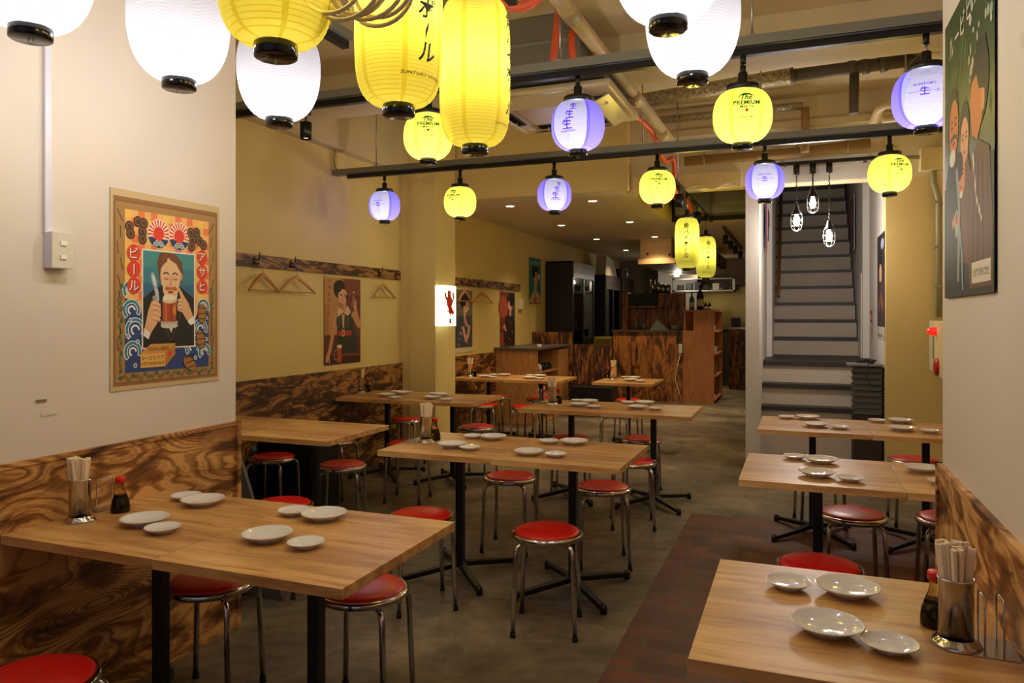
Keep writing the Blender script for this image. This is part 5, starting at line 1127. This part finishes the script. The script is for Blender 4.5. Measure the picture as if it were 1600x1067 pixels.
# ================================================================== STAIR CLUTTER
for i in range(8):
    q = (.60, 7.92, .565+.057*i)
    MB().box((-.12, -.14, 0), (.12, .14, .044), M_TRAY, bev=.006).box((-.13, -.15, .044), (.13, .15, .053), mat('grey crate rim', '#4a4843', .6)).build('stacking_tray', None, q, label=['lowest', 'second lowest', 'third lowest', 'fourth from below', 'fourth from above', 'third from above', 'second from above', 'topmost'][i]+' grey tray in the stack beside the lower stairs', category='tray', group='stack of grey trays beside the stairs')
MB().box((.47, 7.78, 0), (.72, 8.02, .56), mat('dark brown stool box', '#2a1c14', .6)).build('dark_box', None, label='dark brown box under the stack of grey trays', category='box')
MB().box((.42, 7.72, 1.028), (.725, 8.05, 1.045), mat('grey board', '#6f6c66', .5)).build('grey_board', None, label='grey board on top of the tray stack with black cables', category='board')
m = MB(); rnd = random.Random(5)
for k in range(5): m.tube([(.52+.16*rnd.random()+.03*math.sin(q*1.3+k), 7.75+.06*q*.8+.02*math.cos(q+k), 1.053+.03*rnd.random()) for q in range(6)], .007, M_RUB, 6)
m.tube([(.6, 7.73, 1.055), (.58, 7.70, 1.0), (.59, 7.69, .9), (.63, 7.70, .85), (.70, 7.71, .84)], .005, M_RUB, 6); m.build('black_cables', None, label='tangle of black cables on the grey board', category='cable')
q = onX(1215, 440, -.30)
t = thing('handrail', 'brown wooden handrail on the left side of the stairs', 'handrail', (-.26, 10.2, 1.9)); MB().tube([(0, 0, -.15), (0, .1, 0), (0, 2.4, 2.35)], .022, mat('handrail wood', '#7a4a20', .4), 12).build('rail', t)
for y, z in ((.3, .2), (1.8, 1.65)): MB().tube([(0, y, z), (-.05, y, z-.04)], .008, M_STEEL, 8).build('bracket', t)
MB().box((.655, 9.45, 1.02), (.668, 9.9, 2.0), mat('white door leaf', '#c9c4bd', .4)).build('access_panel', None, label='white narrow panel on the right stair wall', category='panel')
m = MB(); cl = ['#23407a', '#b8301c', '#c9c4bd', '#20356a', '#8a2c24']
for k in range(5): m.box((-.352+.004*k, 8.5+.12*k, 2.25+.07*k-.1*(k % 2)), (-.346+.004*k, 8.64+.12*k, 2.74-.01*k), mat('banner '+cl[k], cl[k], .7))
m.build('festival_cloth', None, label='colourful cloth hanging at the left of the stair opening', category='cloth')
m = MB()
for k in range(5): m.box((.645-.003*k, 10.4+.13*k, 2.35+.08*k-.12*(k % 2)), (.651-.003*k, 10.55+.13*k, 3.05), mat('banner '+cl[(k+2) % 5], cl[(k+2) % 5], .7))
m.build('festival_cloth', None, label='red and blue cloth hanging on the right stair wall', category='cloth')
MB().tube([(.66, 8.9, 1.1), (.66, 8.9, 2.7)], [.05, .035], mat('white curtain', '#d5d0cc', .6), 14).build('white_roll', None, label='white vertical roll of cloth on the right stair wall', category='curtain') if False else None
q = onX(1359, 486, .73); a = Art((.735, q.y+.02, q.z-.42*.72), (0, -1, 0), (0, 0, 1), .24, .31, mat('white sign', '#d8d0c8', .4), .002)
a.rect(0, .55, 1, 1, '#b81c14'); a.text('消火器', .5, .76, .30, '#f0e8e0'); a.rect(.2, .1, .5, .45, '#c03028'); a.line([(.6, .15), (.8, .4)], .1, '#c03028'); a.mb.build('fire_extinguisher_sign', None, label='red and white extinguisher sign on the right stair wall', category='sign')
# ================================================================== ALCOVE CLUTTER
MB().box((-3.98, 4.72, 0), (-3.42, 5.02, .62), M_BLACK, bev=.015).build('black_storage_box', None, label='black box standing on the floor against the alcove wall', category='box')
MB().prism([(-2.53, 3.2, 0), (-3.1, 3.2, 0), (-3.1, 3.2, .85), (-2.86, 3.2, .85)], (0, .02, 0), mat('grey slate', '#4a4845', .6)).build('leaning_board', None, label='grey board leaning at the end of the left front wall', category='board')
bt = thing('water_bottle', 'small clear bottle with teal cap beside the black storage box', 'bottle', (-3.93, 4.62, 0)); MB().lathe([(.001, 0), (.035, 0), (.035, .4), (.014, .47), (.001, .47)], mat('clear bottle', '#1d2c30', .1), 16).build('bottle_body', bt); MB().lathe([(.017, .465), (.017, .5), (.001, .5)], mat('teal cap', '#3f8f86', .4), 14).build('cap', bt)

q = onX(812, 475, -4); t = thing('wall_socket', 'small ivory switch box on the far left wall above the plywood cabinet', 'switch', (-4, q.y, q.z))
MB().box((0, -.07, -.08), (.04, .07, .08), M_WHITEP, bev=.005).build('box_body', t); MB().box((0, -.012, .08), (.02, .012, 2.8-q.z), M_WALL).build('riser_trunking', t)
MB().tube([(-3.93, 5.72, 3.04), (-3.96, 5.72, 2.95), (-3.96, 5.74, 2.86), (-3.9, 5.76, 2.80), (-3.82, 5.78, 2.79)], .006, M_GREYP, 8).build('grey_cable', None, label='short grey cable looping from the wall into the far channel end', category='cable')
